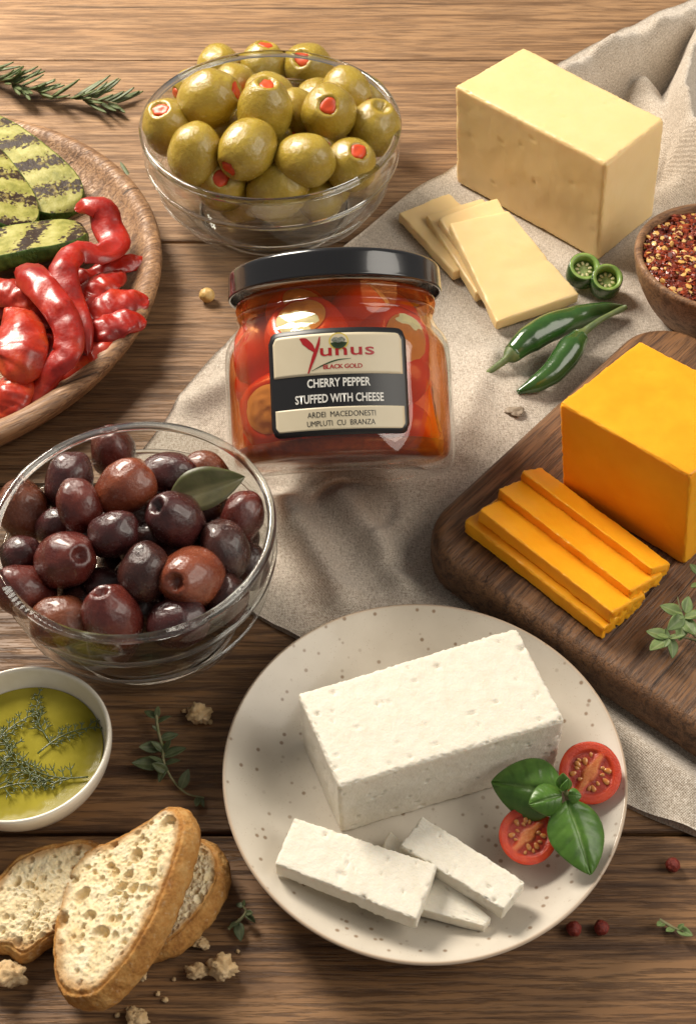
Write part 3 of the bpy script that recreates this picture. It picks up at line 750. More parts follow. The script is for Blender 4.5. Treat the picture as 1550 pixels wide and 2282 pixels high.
def pepper_meshes(seed):
    V = []; nz, na = 22, 30; op_ = .62
    for i in range(nz+1):
        th = op_+(math.pi-op_)*i/nz
        for j in range(na):
            a = 2*math.pi*j/na; r = 1+.035*math.sin(4*a+seed)+.04*mnoise.noise(Vector((math.cos(a)*2+seed, math.sin(a)*2, th)))
            lipr = 1-.10*math.exp(-((th-op_)/.08)**2)
            V.append((r*math.sin(th)*math.cos(a)*lipr, r*math.sin(th)*math.sin(a)*lipr, .93*math.cos(th)*lipr*(1-.0)))
    k = len(V)
    for j in range(na): x, y, z = V[j]; V.append((x*.9, y*.9, z-.06))
    for j in range(na): x, y, z = V[j]; V.append((x*.86, y*.86, z-.35))
    Fc = [f[::-1] for f in gridfaces(nz+1, na, wv=True)]+[(j, (j+1) % na, k+(j+1) % na, k+j)[::-1] for j in range(na)]+[(k+j, k+(j+1) % na, k+na+(j+1) % na, k+na+j)[::-1] for j in range(na)]
    me = bpy.data.meshes.new('stuffed_pepper'); me.from_pydata(V, [], Fc); me.materials.append(M['cherry']); me.polygons.foreach_set('use_smooth', [True]*len(me.polygons))
    V = []; nr = 12
    for i in range(nr+1):
        for j in range(na):
            a = 2*math.pi*j/na; r = .56*i/nr; x, y = r*math.cos(a), r*math.sin(a)
            V.append((x, y, .70+.14*(1-(i/nr)**2)+.05*mnoise.noise(Vector((x*6+seed, y*6, 0)))))
    m2 = bpy.data.meshes.new('cheese_filling'); m2.from_pydata(V, [], gridfaces(nr+1, na, wv=True)); m2.materials.append(M['fill']); m2.polygons.foreach_set('use_smooth', [True]*len(m2.polygons))
    return me, m2
PPM = [pepper_meshes(k) for k in range(3)]
JP = []
for phi, zz, od, lab in [(-56, .0265, (-24, .05), 'stuffed pepper low on the left in the jar, cheese facing the label'), (14, .0262, (62, .05), 'stuffed pepper at the bottom front under the label in the jar'), (88, .0262, (80, .1), 'stuffed pepper at the right wall of the jar, low'),
                    (160, .0262, (150, .3), None), (232, .0262, (200, .3), None),
                    (-24, .0545, (-14, .75), 'stuffed pepper near the top centre of the jar, cheese above the label'), (46, .0515, (36, .12), 'stuffed pepper at the upper right, cheese beside the label corner'), (120, .0525, (100, .1), None), (194, .0525, (180, 0), None), (270, .0525, (255, 0), 'red stuffed pepper at the upper left wall of the jar')]:
    f = math.radians(phi); rr_ = .0283; pl = Vector((rr_*math.sin(f), -rr_*math.cos(f), zz)); fo = math.radians(od[0])
    dl = Vector((math.sin(fo), -math.cos(fo), od[1])).normalized()
    me, m2 = PPM[len(JP) % 3]
    o = place('stuffed_pepper', me, JM @ pl, .0182*JS, JM.to_3x3() @ dl, phi); link('cheese_filling', m2, o)
    tag(o, lab or 'stuffed red pepper at the back inside the jar', 'pepper', 'stuffed peppers in the jar'); JP.append(o)
for zz, f0, rg, rs_ in ((.0395, -.35, .0325, .0125), (.0185, -.2, .0315, .0105), (.0190, .45, .0180, .0115)):
    for k in range(5):
        me, m2 = PPM[k % 3]; f = f0+k*1.257; o = place('stuffed_pepper', me, JM @ Vector((rg*math.sin(f), -rg*math.cos(f), zz)), rs_*JS, JM.to_3x3() @ Vector((-math.sin(f), math.cos(f), .5*(-1)**k)), k); link('cheese_filling', m2, o)
        tag(o, 'small red stuffed pepper wedged in a gap between larger ones in the jar', 'pepper', 'small peppers wedged in the jar')
for k in range(5):
    me, m2 = PPM[k % 3]; f = k*1.257+.5; o = place('stuffed_pepper', me, JM @ Vector((.0225*math.sin(f), -.0225*math.cos(f), .0655)), .0142, JM.to_3x3() @ Vector((math.sin(f+1), -math.cos(f+1), .8)), k); link('cheese_filling', m2, o)
    tag(o, 'stuffed red pepper pressed up into the neck of the jar', 'pepper', 'stuffed peppers in the jar neck')
for zz in (.0275, .050):
    me, m2 = PPM[0]; o = place('stuffed_pepper', me, JM @ Vector((0, 0, zz)), .0215, JM.to_3x3() @ Vector((0, 1, .3)), 0); link('cheese_filling', m2, o)
    tag(o, 'stuffed red pepper in the core of the jar', 'pepper', 'stuffed peppers in the core of the jar')
# label
LR = .0478+.0002; LZ0, LZ1, LA = .0132, .0550, math.radians(34.2); LWd = 2*LA*LR; LHt = LZ1-LZ0
def on_label(u, v, lay): a = u*LWd/LR; r = LR+lay; return (r*math.sin(a)+.0, -r*math.cos(a), LZ0+v*LHt)
def label_patch(name, u0, u1, v0, v1, rad, lay, m, parent, corners=(1, 1, 1, 1)):
    """rounded rectangle draped on the jar wall, with a real edge"""
    nx, ny = 40, 14; V = []
    for i in range(nx+1):
        u = u0+(u1-u0)*i/nx; du = min(u-u0, u1-u)*LWd; lo_, hi_ = v0, v1; left = (u-u0) < (u1-u)
        if du < rad:
            c = (rad-math.sqrt(max(0, rad*rad-(rad-du)**2)))/LHt
            if corners[0 if left else 1]: lo_ += c
            if corners[3 if left else 2]: hi_ -= c
        for j in range(ny+1): V.append(on_label(u, lo_+(hi_-lo_)*j/ny, lay))
    Fc = gridfaces(nx+1, ny+1); k = len(V)
    ring = [i*(ny+1) for i in range(nx+1)]+[nx*(ny+1)+j for j in range(1, ny+1)]+[i*(ny+1)+ny for i in range(nx-1, -1, -1)]+[j for j in range(ny-1, 0, -1)]
    for q in ring: x, y, z = V[q]; s = (LR+lay-.00011)/(LR+lay); V.append((x*s, y*s, z))
    for i in range(len(ring)): j = (i+1) % len(ring); Fc.append((ring[i], k+i, k+j, ring[j]))
    return mesh(name, V, Fc, m, parent)
M['lblack'] = simple('label_black', (.012, .012, .014), None, rough=.4)
M['lcream'] = simple('label_cream', (.66, .57, .40), (.70, .61, .44), 60, rough=.45)
M['lred'] = simple('label_red', (.40, .012, .016), None, rough=.4)
M['lwhite'] = simple('label_white', (.82, .80, .74), None, rough=.4)
M['lgreen'] = simple('label_green', (.035, .07, .03), None, rough=.4)
M['lyell'] = simple('label_yellow', (.72, .55, .10), None, rough=.4)
M['lgrey'] = simple('label_emblem_grey', (.10, .12, .10), (.35, .36, .30), 900, rough=.4)
lab = label_patch('label', -.5, .5, 0, 1, .0042, .00012, M['lblack'], jar)
label_patch('cream_panel', -.462, .462, .565, .952, .0026, .00026, M['lcream'], lab, (0, 0, 1, 1))
label_patch('cream_panel', -.462, .462, .052, .262, .0020, .00026, M['lcream'], lab, (1, 1, 0, 0))
def lettering(body, uc, vc, wu, hv, m, bold=.0, space=1., shear=0.):
    cu = bpy.data.curves.new('lettering', 'FONT'); cu.body = body; cu.size = 1; cu.offset = bold; cu.space_character = space; cu.shear = shear; cu.resolution_u = 3
    t = bpy.data.objects.new('lettering_source', cu); col.objects.link(t); bpy.context.view_layer.update()
    me = bpy.data.meshes.new_from_object(t.evaluated_get(bpy.context.evaluated_depsgraph_get())); bpy.data.objects.remove(t)
    P = np.array([v.co[:] for v in me.vertices]); mn, mx = P.min(0), P.max(0)
    for v in me.vertices:
        a = (v.co.x-mn[0])/(mx[0]-mn[0])-.5; b = (v.co.y-mn[1])/(mx[1]-mn[1])-.5
        v.co = on_label(uc+a*wu, vc+b*hv, .00036)
    me.materials.clear(); me.materials.append(m); me.name = 'lettering'
    o = link('lettering', me, lab); return o
def stroke(pts, ws, m, name, lay=.00036):
    P = spline(np.array(pts), 24); wv = np.interp(np.linspace(0, 1, 24), np.linspace(0, 1, len(ws)), ws); V = []
    for i in range(24):
        t = P[min(i+1, 23)]-P[max(i-1, 0)]; t = t*np.array([LWd, LHt]); t /= np.linalg.norm(t); nrm = np.array([-t[1]/LWd, t[0]/LHt])*wv[i]*LHt
        for s in (-1, 1): q = P[i]+nrm*s; V.append(on_label(q[0], q[1], lay))
    return mesh(name, V, [f[::-1] for f in gridfaces(24, 2)], m, lab)
lettering('CHERRY PEPPER', .0, .490, .43, .082, M['lwhite'], .022)
lettering('STUFFED WITH CHEESE', .0, .345, .61, .082, M['lwhite'], .022)
lettering('ARDEI  MACEDONESTI', .01, .195, .465, .052, M['lblack'], 0.)
lettering('UMPLUTI  CU  BRANZA', .005, .113, .465, .052, M['lblack'], 0.)
lettering('BLACK GOLD', .033, .638, .265, .042, M['lred'], .02, .92)
lettering('unus', .068, .777, .37, .078, M['lred'], .012, 1.05)
stroke([(-.115, .925), (-.128, .85), (-.160, .74), (-.205, .585)], [.004, .014, .018, .006], M['lred'], 'logo_stroke')
stroke([(-.255, .918), (-.222, .89), (-.180, .835), (-.148, .775)], [.004, .034, .030, .004], M['lred'], 'logo_chili')
stroke([(-.180, .607), (-.10, .655), (-.01, .695), (.09, .708)], [.002, .007, .007, .002], M['lgreen'], 'logo_swoosh')
def disc(uc, vc, r, m, name, lay, half=None):
    V = [on_label(uc, vc, lay)]; n = 28
    for i in range(n):
        a = 2*math.pi*i/n; dy = math.sin(a)*r
        if half == 'low': dy = min(dy, -.2*r)
        V.append(on_label(uc+math.cos(a)*r/LWd*1.12, vc+dy/LHt, lay))
    return mesh(name, V, [(0, 1+i, 1+(i+1) % n) for i in range(n)], m, lab)
disc(.012, .872, .0034, M['lyell'], 'emblem', .00034); disc(.012, .872, .0029, M['lcream'], 'emblem', .00042); disc(.012, .872, .0029, M['lgreen'], 'emblem', .00050, 'low')
stroke([(-.030, .872), (-.01, .892), (.010, .876), (.030, .892), (.052, .872)], [.014, .02, .02, .02, .014], M['lgrey'], 'emblem', .00058)

# ------------------------------------------------------------------ grilled vegetables on the platter
def zuc_mat():
    s = NT('grilled_zucchini'); v = s.co()
    fl = s.ramp(s.noise(v, 140, 4), (.3, (.17, .17, .03)), (.5, (.30, .28, .07)), (.72, (.43, .40, .15)))
    st = s.node('ShaderNodeTexWave', wave_type='BANDS', bands_direction='X', wave_profile='SIN'); s.set(st, 'Vector', s.co(rot=(0, 0, .45))); s.set(st, 'Scale', 14.); s.set(st, 'Distortion', 2.6); s.set(st, 'Detail', 2.); s.set(st, 'Detail Scale', 30.)
    ch = s.math('MULTIPLY', s.ramp(st.outputs['Fac'], (.58, 0.), (.80, 1.)), s.ramp(s.noise(v, 170, 4, .7), (.28, 0.), (.46, 1.)))
    brown = s.math('MULTIPLY', s.ramp(st.outputs['Fac'], (.45, 0.), (.85, 1.)), .45)
    c = s.mix(brown, fl, (.30, .17, .05)); c = s.mix(ch, c, (.026, .012, .006))
    sk = s.attr('skin'); skc = s.ramp(s.noise(v, 260, 4), (.3, (.025, .055, .010)), (.7, (.10, .17, .03)))
    c = s.mix(sk, c, skc)
    s.P(Base_Color=c, Roughness=.5); s.set(s.b, 'Specular IOR Level', .22); s.set(s.b, 'Subsurface Weight', .08); s.set(s.b, 'Subsurface Radius', (.003, .003, .001)); s.set(s.b, 'Subsurface Scale', 1.)
    s.bump(s.math('SUBTRACT', s.noise(v, 400, 4), ch), .4, .0008)
    return s.m
M['zuc'] = zuc_mat()
def zucchini(a, b, w, t, label, roll=0., bend=.08):
    A, B = np.asarray(a), np.asarray(b); L = np.linalg.norm(B-A); nl, nw = 44, 18; V = []; sk = []
    for side in (0, 1):
        for i in range(nl+1):
            u = i/nl; x = (u-.5)*L; hw = w*.5*(1-abs(2*u-1)**4.5)**.5+1e-5
            for j in range(nw+1):
                v = j/nw*2-1; vv = math.sin(v*math.pi/2); y = hw*vv
                e = max(0, abs(v)-.86)/.14
                endk = max(0, abs(2*u-1)-.93)/.07
                z = (.5*t*math.sqrt(max(0, 1-max(e, endk)**2*.9)))*(1 if side == 0 else -1)
                z += -bend*L*(2*u-1)**2*.5+.0005*mnoise.noise(Vector((x*90, y*90, side)))
                V.append((x, y, z)); sk.append(1. if (abs(vv) > .955 or e > .75) else 0.)
    k = (nl+1)*(nw+1); Fc = [f[::-1] for f in gridfaces(nl+1, nw+1)]+gridfaces(nl+1, nw+1, off=k)
    for i in range(nl):
        for j in (0, nw):
            q = (i*(nw+1)+j, (i+1)*(nw+1)+j, k+(i+1)*(nw+1)+j, k+i*(nw+1)+j); Fc.append(q if j == 0 else q[::-1])
    for j in range(nw):
        for i in (0, nl):
            q = (i*(nw+1)+j, i*(nw+1)+j+1, k+i*(nw+1)+j+1, k+i*(nw+1)+j); Fc.append(q[::-1] if i == 0 else q)
    o = mesh('zucchini_slice', V, Fc, M['zuc'], attrs={'skin': sk}); Mx = frame(A, B) @ Matrix.Rotation(roll, 4, 'X'); Mx.translation = Vector((A+B)/2); o.matrix_world = Mx
    return tag(o, label, 'zucchini slice', 'grilled zucchini slices')
zucchini(W(-95, 262, .0215), W(160, 462, .0185), .040, .0075, 'grilled zucchini slice at the back by the platter rim', .05)
zucchini(W(-150, 250, .024), W(52, 500, .0255), .038, .0075, 'grilled zucchini slice cut by the left picture edge, dark skin side showing', -.25)
zucchini(W(-150, 590, .026), W(195, 512, .0285), .033, .0085, 'front grilled zucchini slice lying across behind the red peppers', -.22)

def pep_mat(name, a, b, c_):
    s = NT(name); v = s.co()
    c = s.ramp(s.noise(v, 60, 5, .6), (.28, a), (.52, b), (.74, c_))
    fr = s.ramp(s.noise(v, 320, 4, .7), (.62, 0.), (.72, 1.)); c = s.mix(s.math('MULTIPLY', fr, .6), c, (.09, .012, .006))
    c = s.mix(s.ramp(s.noise(v, 85, 5, .7), (.66, 0.), (.74, .75)), c, (.035, .010, .006))
    s.P(Base_Color=c); s.set(s.b, 'Roughness', s.ramp(s.noise(v, 500, 3), (.35, .30), (.7, .50)))
    s.set(s.b, 'Coat Weight', .22); s.set(s.b, 'Coat Roughness', .16); s.set(s.b, 'Subsurface Weight', .12); s.set(s.b, 'Subsurface Radius', (.004, .001, .0005)); s.set(s.b, 'Subsurface Scale', 1.)
    s.bump(s.math('ADD', s.noise(v, 260, 3), s.math('MULTIPLY', s.voro(v, 700), .3)), .18, .0009)
    return s.m
M['pepA'] = pep_mat('roasted_red_pepper', (.20, .005, .003), (.36, .011, .004), (.48, .035, .008))
M['pepB'] = pep_mat('roasted_orange_red_pepper', (.30, .010, .004), (.44, .026, .006), (.56, .085, .014))
def strip(pts, widths, label, m='pepA', flat=.30, arch=.25, tw=None, seed=0):
    flat *= .66
    """a soft roasted pepper strip: px, py, z points and pixel widths"""
    P = spline([W(x, y, z) for x, y, z in pts], 46); n = len(P); d = depth(P[n//2]); r_s = np.random.default_rng(seed)
    wd = np.interp(np.linspace(0, 1, n), np.linspace(0, 1, len(widths)), widths)*d/F*.70
    ends = np.sqrt(np.clip(1-np.abs(np.linspace(-1, 1, n))**9, 0.02, 1)); wd = wd*ends
    twv = np.interp(np.linspace(0, 1, n), np.linspace(0, 1, len(tw)), tw) if tw else np.zeros(n)
    V = []; k = 22
    for i in range(n):
        t = P[min(i+1, n-1)]-P[max(i-1, 0)]; t /= np.linalg.norm(t); u = np.array([0, -.25, 1.]); s = np.cross(t, u); s /= np.linalg.norm(s); u = np.cross(s, t)
        c, q = math.cos(twv[i]), math.sin(twv[i]); s, u = s*c+u*q, u*c-s*q
        for j in range(k):
            a = 2*math.pi*j/k; cs_, sn = math.cos(a), math.sin(a)
            x = wd[i]*cs_*(abs(cs_)**-.15 if abs(cs_) > 1e-3 else 1); y = max(wd[i]*flat, .0017*ends[i])*sn - arch*wd[i]*cs_*cs_
            p = P[i]+s*x+u*y
            nz = mnoise.noise(Vector(p)*130+Vector((seed*9, 0, 0)))*.0020+mnoise.noise(Vector(p)*330)*.0009-.0011*max(0, 1-abs(cs_-.35*math.sin(i*.21+seed))/.16)
            V.append(p+u*nz)
    Fc = gridfaces(n, k, wv=True); q = len(V); V += [P[0], P[-1]]
    Fc += [(q, (j+1) % k, j) for j in range(k)]+[(q+1, (n-1)*k+j, (n-1)*k+(j+1) % k) for j in range(k)]
    o = mesh('roasted_pepper_strip', V, [f[::-1] for f in Fc], M[m]); return tag(o, label, 'pepper strip', 'roasted pepper strips')
strip([(0, 800, .016), (70, 790, .018), (110, 745, .018), (140, 700, .018), (215, 700, .017)], [60, 70, 70, 60, 50], 'roasted pepper piece lowest in the heap, mostly covered', 'pepA', seed=1)
strip([(-60, 680, .018), (0, 668, .020), (60, 690, .020), (110, 730, .018), (160, 800, .016)], [60, 66, 60, 55, 40], 'dark roasted pepper strip under the left strips', 'pepA', seed=2)
strip([(140, 612, .026), (190, 615, .024), (235, 600, .022), (285, 584, .021), (330, 580, .018)], [34, 40, 36, 32, 26], 'slim roasted pepper strip pointing right behind the others', 'pepA', seed=3, flat=.45)
strip([(178, 690, .023), (205, 650, .026), (240, 622, .027), (275, 608, .022)], [36, 52, 50, 30], 'short plump roasted pepper piece right of the tall curl', 'pepA', seed=4, flat=.4)
strip([(180, 715, .021), (225, 690, .024), (275, 670, .025), (330, 665, .021)], [50, 62, 60, 44], 'roasted pepper piece at the right of the heap, upper one', 'pepA', seed=5, flat=.4)
strip([(185, 745, .021), (235, 730, .025), (285, 712, .025), (325, 715, .021)], [44, 56, 50, 36], 'roasted pepper piece at the right of the heap, lower one', 'pepA', seed=6, flat=.4)
strip([(105, 805, .0175), (150, 822, .0185), (195, 808, .020), (232, 775, .021), (262, 738, .0205)], [44, 50, 50, 44, 34], 'roasted pepper strip curving along the lower right rim', 'pepB', seed=7, flat=.38)
strip([(170, 470, .033), (195, 456, .037), (228, 463, .036), (238, 500, .031), (256, 540, .029), (225, 560, .034), (175, 556, .038), (146, 580, .040), (140, 625, .038), (160, 680, .033), (182, 735, .028), (196, 795, .021)], [30, 42, 50, 52, 52, 48, 44, 46, 50, 46, 42, 26], 'long roasted pepper strip curling up over the zucchini', 'pepA', seed=8, flat=.34)
strip([(-50, 640, .026), (0, 646, .029), (45, 655, .030), (90, 690, .025), (120, 730, .021)], [50, 56, 56, 48, 36], 'orange red pepper strip entering from the left edge', 'pepB', seed=9, flat=.4)
strip([(30, 605, .036), (60, 605, .040), (95, 640, .042), (130, 685, .040), (152, 735, .036), (146, 785, .032), (112, 822, .027), (86, 868, .020), (70, 925, .015)], [34, 60, 54, 52, 50, 50, 48, 44, 30], 'long roasted pepper strip lying on top of the heap and hanging to the rim', 'pepA', seed=10, flat=.34)
strip([(20, 690, .026), (40, 715, .033), (42, 760, .034), (30, 805, .031), (5, 835, .026)], [40, 74, 92, 90, 60], 'broad folded red pepper piece at the left edge', 'pepB', seed=11, flat=.38, arch=.35)
strip([(35, 830, .020), (30, 860, .024), (22, 900, .021), (15, 940, .016)], [50, 66, 60, 30], 'red pepper piece at the lower left by the platter rim', 'pepB', seed=12, flat=.4, arch=.3)

# ------------------------------------------------------------------ herbs
def sprig(name, pts, label, cat, rad, mst='wstem', n=40):
    P = spline([W(x, y, z) for x, y, z in pts], n); V, Fc = tube(P, np.linspace(rad, rad*.45, n), 7)
    e = empty(name, P[0]); tag(e, label, cat); bpy.context.view_layer.update()
    s = mesh('stem', [np.array(v)-P[0] for v in V], [f[::-1] for f in Fc], M[mst], e)
    return e, P
def add_leaf(e, base, tip, width, m, **kw):
    V0 = Vector(e.location); o = leaf(None, np.asarray(base)-np.array(V0), np.asarray(tip)-np.array(V0), width, m, **kw)
    o.parent = e; return o
def rosemary(pts, label, n=46, ln=.017, seed=1, sl=0.):
    r_ = np.random.default_rng(seed); e, P = sprig('rosemary_sprig', pts, label, 'herb', .0011)
    for k in range(n):
        t = r_.uniform(.03, 1); i = int(t*(len(P)-2)); p = P[i]; d = P[i+1]-P[i]; d /= np.linalg.norm(d)
        a = r_.uniform(0, 2*math.pi); s = np.cross(d, [0, 0, 1]); v = s*math.cos(a)+np.array([0, 0, 1])*abs(math.sin(a))*.6
        q = p+(d*.75+v*.75)*ln*r_.uniform(.6, 1.1)*(1-.3*t); q[2] = max(q[2], .0012)
        add_leaf(e, p, q, .0030, M['rosem'], nl=8, nw=5, fold=-.35, curl=r_.uniform(-.1, .12), point=.45, thick=.0006)
    return e
rosemary([(-60, 150, .004), (0, 178, .007), (45, 190, .008), (100, 208, .006)], 'rosemary sprig at the left edge behind the platter', 44, .027, 3)
rosemary([(95, 215, .004), (160, 218, .006), (215, 222, .006), (262, 232, .004)], 'rosemary sprig tip between the platter and the green olive bowl', 26, .028, 4)
o = leaf(None, W(268, 360, .001), W(296, 402, .001), .0024, M['rosem'], name='rosemary_leaf', nl=8, nw=5, fold=-.3, point=.45, thick=.0006); tag(o, 'single fallen rosemary needle beside the green olive bowl', 'herb')
def thyme(pts, leaves, label, m='thyme', w=.55, rad=.00075, mst='stem', name='thyme_sprig', thick=.0003, lift=.35):
    e, P = sprig(name, pts, label, 'herb', rad, mst)
    for k, (x0, y0, x1, y1, z1) in enumerate(leaves):
        a = W(x0, y0, z1 if z1 > .02 else z1*.7); b = W(x1, y1, z1); i = int(np.argmin(np.linalg.norm(P-a, axis=1))); a = a if np.linalg.norm(P[i]-a) > .004 else P[i]
        L = np.linalg.norm(b-a); add_leaf(e, a, b, L*w, M[m], nl=10, nw=7, fold=.25, curl=.15*(-1)**k, roll=.5*math.sin(k*2.3), point=.75, thick=thick)
    return e
thyme([(348, 1588, .006), (352, 1625, .005), (362, 1665, .004), (366, 1700, .004), (385, 1738, .003), (415, 1768, .002), (455, 1778, .002)],
      [(348, 1600, 322, 1582, .007), (348, 1600, 352, 1572, .009), (350, 1610, 378, 1592, .007), (355, 1632, 338, 1618, .006), (358, 1650, 396, 1634, .006), (362, 1668, 310, 1665, .005), (364, 1672, 340, 1650, .008), (364, 1672, 384, 1650, .008),
       (368, 1685, 412, 1662, .006), (366, 1697, 330, 1690, .007), (367, 1700, 398, 1690, .007), (366, 1705, 295, 1706, .004), (370, 1712, 352, 1740, .004), (372, 1716, 338, 1700, .008), (402, 1755, 420, 1715, .007), (445, 1776, 438, 1800, .003), (445, 1776, 455, 1795, .003)],
      'thyme sprig lying on the wood between olive bowl and plate')
thyme([(508, 2070, .002), (535, 2050, .003), (548, 2032, .004), (540, 2018, .005)], [(530, 2055, 536, 2095, .003), (532, 2052, 512, 2068, .004), (545, 2036, 570, 2052, .004), (546, 2034, 565, 2035, .006), (542, 2022, 525, 2012, .004), (543, 2020, 545, 2005, .006)], 'small thyme sprig between the bread and the plate', w=.6)
thyme([(1468, 2050, .002), (1500, 2068, .002), (1522, 2076, .003)], [(1505, 2070, 1542, 2082, .004), (1500, 2068, 1482, 2078, .003), (1508, 2070, 1520, 2058, .005), (1478, 2055, 1462, 2066, .004)], 'tiny green herb sprig on the wood at the lower right', 'oreg', .65)
oz = BT
thyme([(1575, 1440, oz+.004), (1535, 1405, oz+.008), (1518, 1368, oz+.011), (1508, 1330, oz+.014)],
      [(1524, 1368, 1472, 1345, oz+.012), (1526, 1366, 1530, 1332, oz+.016), (1522, 1372, 1490, 1402, oz+.014), (1528, 1378, 1548, 1418, oz+.010), (1530, 1385, 1512, 1425, oz+.008), (1535, 1372, 1580, 1370, oz+.012), (1520, 1370, 1505, 1362, oz+.017), (1522, 1374, 1512, 1380, oz+.017)],
      'fresh oregano sprig at the right edge of the walnut board', 'oreg', .68, .0006, name='oregano_sprig')
thyme([(1560, 1430, oz+.003), (1520, 1420, oz+.004), (1492, 1420, oz+.006), (1485, 1424, oz+.008)],
      [(1488, 1420, 1440, 1402, oz+.007), (1484, 1428, 1448, 1455, oz+.006), (1492, 1428, 1502, 1464, oz+.005), (1488, 1420, 1462, 1418, oz+.012), (1490, 1424, 1480, 1440, oz+.012), (1495, 1418, 1524, 1420, oz+.008), (1494, 1420, 1484, 1400, oz+.010)],
      'oregano tip lying flat on the front of the walnut board', 'oreg', .66, .0006, name='oregano_sprig')
thyme([(1580, 1290, oz+.004), (1556, 1280, oz+.008)], [(1556, 1280, 1538, 1255, oz+.010), (1560, 1300, 1538, 1312, oz+.008), (1570, 1285, 1552, 1268, oz+.012)], 'oregano leaves at the right edge beside the cheddar block', 'oreg', .7, .0006, name='oregano_sprig')

# ------------------------------------------------------------------ chilli flakes bowl
def circ3(a, b, c):
    (ax, ay), (bx, by), (cx, cy) = a[:2], b[:2], c[:2]; d = 2*(ax*(by-cy)+bx*(cy-ay)+cx*(ay-by))
    ux = ((ax*ax+ay*ay)*(by-cy)+(bx*bx+by*by)*(cy-ay)+(cx*cx+cy*cy)*(ay-by))/d; uy = ((ax*ax+ay*ay)*(cx-bx)+(bx*bx+by*by)*(ax-cx)+(cx*cx+cy*cy)*(bx-ax))/d
    return ux, uy, math.hypot(ux-ax, uy-ay)
fx, fy, fr = W(1600, 575, .036)[0], W(1600, 578, .036)[1], 0; fr = fx-W(1413, 578, .036)[0]
bp = [(1e-4, .0), (.55, .0), (.62, .001), (.78, .010), (.93, .023), (.985, .031), (1.0, .0345), (.985, .0362), (.955, .0366), (.925, .0358), (.90, .033), (.85, .024), (.72, .012), (.5, .006), (1e-4, .005)]
V, Fc = lathe(spline(np.array([(r*fr, z) for r, z in bp]), 60), 120)
o = mesh('wooden_bowl', V, [f[::-1] for f in Fc], M['bowlwood']); o.location = (fx, fy, .0028); o.rotation_euler = (0, 0, .3); tag(o, 'small turned wooden bowl of chilli flakes at the right edge', 'bowl')
def flake_mat():
    s = NT('chilli_flakes'); t = s.attr('tone')
    s.P(Base_Color=s.ramp(t, (0., (.06, .008, .004)), (.4, (.22, .025, .008)), (.72, (.40, .065, .015)), (.8, (.62, .34, .08)), (1., (.75, .52, .20))), Roughness=.4); s.set(s.b, 'Coat Weight', .2)
    return s.m
r_ = np.random.default_rng(8); V = []; Fc = []; tone = []
base = [(math.cos(2*math.pi*i/6), math.sin(2*math.pi*i/6)) for i in range(6)]
for k in range(5200):
    a = r_.uniform(0, 2*math.pi); d = .885*fr*math.sqrt(r_.uniform()); lay = r_.uniform()**2
    z = .0335+.0045*(1-(d/(.9*fr))**2)-lay*.003+.0015*mnoise.noise(Vector((d*math.cos(a)*200, d*math.sin(a)*200, 0)))
    seed_ = r_.uniform() < .07; s_ = r_.uniform(.0015, .0021) if seed_ else r_.uniform(.0008, .0024)
    R_ = Matrix.Rotation(r_.uniform(0, 6.3), 3, 'Z') @ Matrix.Rotation(r_.normal()*.6, 3, 'X'); q = len(V); ctr = Vector((d*math.cos(a), d*math.sin(a), z)); asp = r_.uniform(.75, .9) if seed_ else r_.uniform(.3, .9)
    for h in (1, -1):
        for x, y in base:
            jx = 1 if seed_ else r_.uniform(.55, 1.15); V.append(ctr+R_ @ Vector((x*s_*jx, y*s_*asp*jx, h*(.0004 if seed_ else .00018)+(0 if seed_ else .0003*x*y))))
    V.append(ctr+R_ @ Vector((0, 0, .0007 if seed_ else .0003)))
    Fc += [(q+12, q+i, q+(i+1) % 6) for i in range(6)]+[tuple(q+6+5-i for i in range(6))]+[(q+i, q+6+i, q+6+(i+1) % 6, q+(i+1) % 6) for i in range(6)]
    tone += [r_.uniform(.82, 1.) if seed_ else r_.uniform(0, .74)]*13
o = mesh('chilli_flakes', V, Fc, flake_mat(), smooth=False, attrs={'tone': tone}); o.location = (fx, fy, .0028); o['kind'] = 'stuff'; tag(o, 'crushed red chilli flakes and seeds heaped in the wooden bowl', 'chilli flakes')
V, Fc = lathe([(1e-4, .0345), (.4*fr, .034), (.8*fr, .031), (.87*fr, .029)], 60)
o = mesh('chilli_flake_bed', V, Fc, simple('flake_bed', (.10, .014, .006), (.26, .04, .01), 900, .6, bump=(900, .8, .002))); o.location = (fx, fy, .0028); o['kind'] = 'stuff'; tag(o, 'dense mass of crushed chilli under the loose flakes', 'chilli flakes')

# ------------------------------------------------------------------ green chillies and rings
M['chili'] = simple('green_chilli_skin', (.018, .060, .012), (.045, .115, .022), 60, .20, coat=.5, bump=(70, .25, .002), sss=.05)
M['chstem'] = simple('chilli_stem', (.07, .11, .03), (.14, .17, .05), 200, .5, bump=(500, .4, .0008))
def chilli(body, wid, stem, label):
    P = spline([W(*q) for q in body], 50); e = empty('green_chilli', P[0]); tag(e, label, 'chilli', 'whole green chillies'); d = depth(P[20])
    wd = np.interp(np.linspace(0, 1, 50), np.linspace(0, 1, len(wid)), wid)*d/F*.5
    V, Fc = tube(P, wd, 20); V = [np.array(v)-P[0]+np.array([0, 0, 1])*.0007*mnoise.noise(Vector(v)*110) for v in V]
    mesh('body', V, [f[::-1] for f in Fc], M['chili'], e)
    S = spline([W(*q) for q in stem], 20); V, Fc = tube(S, np.interp(np.linspace(0, 1, 20), [0, .12, .3, .8, .95, 1], [.0048, .0046, .0020, .0013, .0016, .0013]), 12)
    mesh('stem', [np.array(v)-P[0] for v in V], [f[::-1] for f in Fc], M['chstem'], e); return e
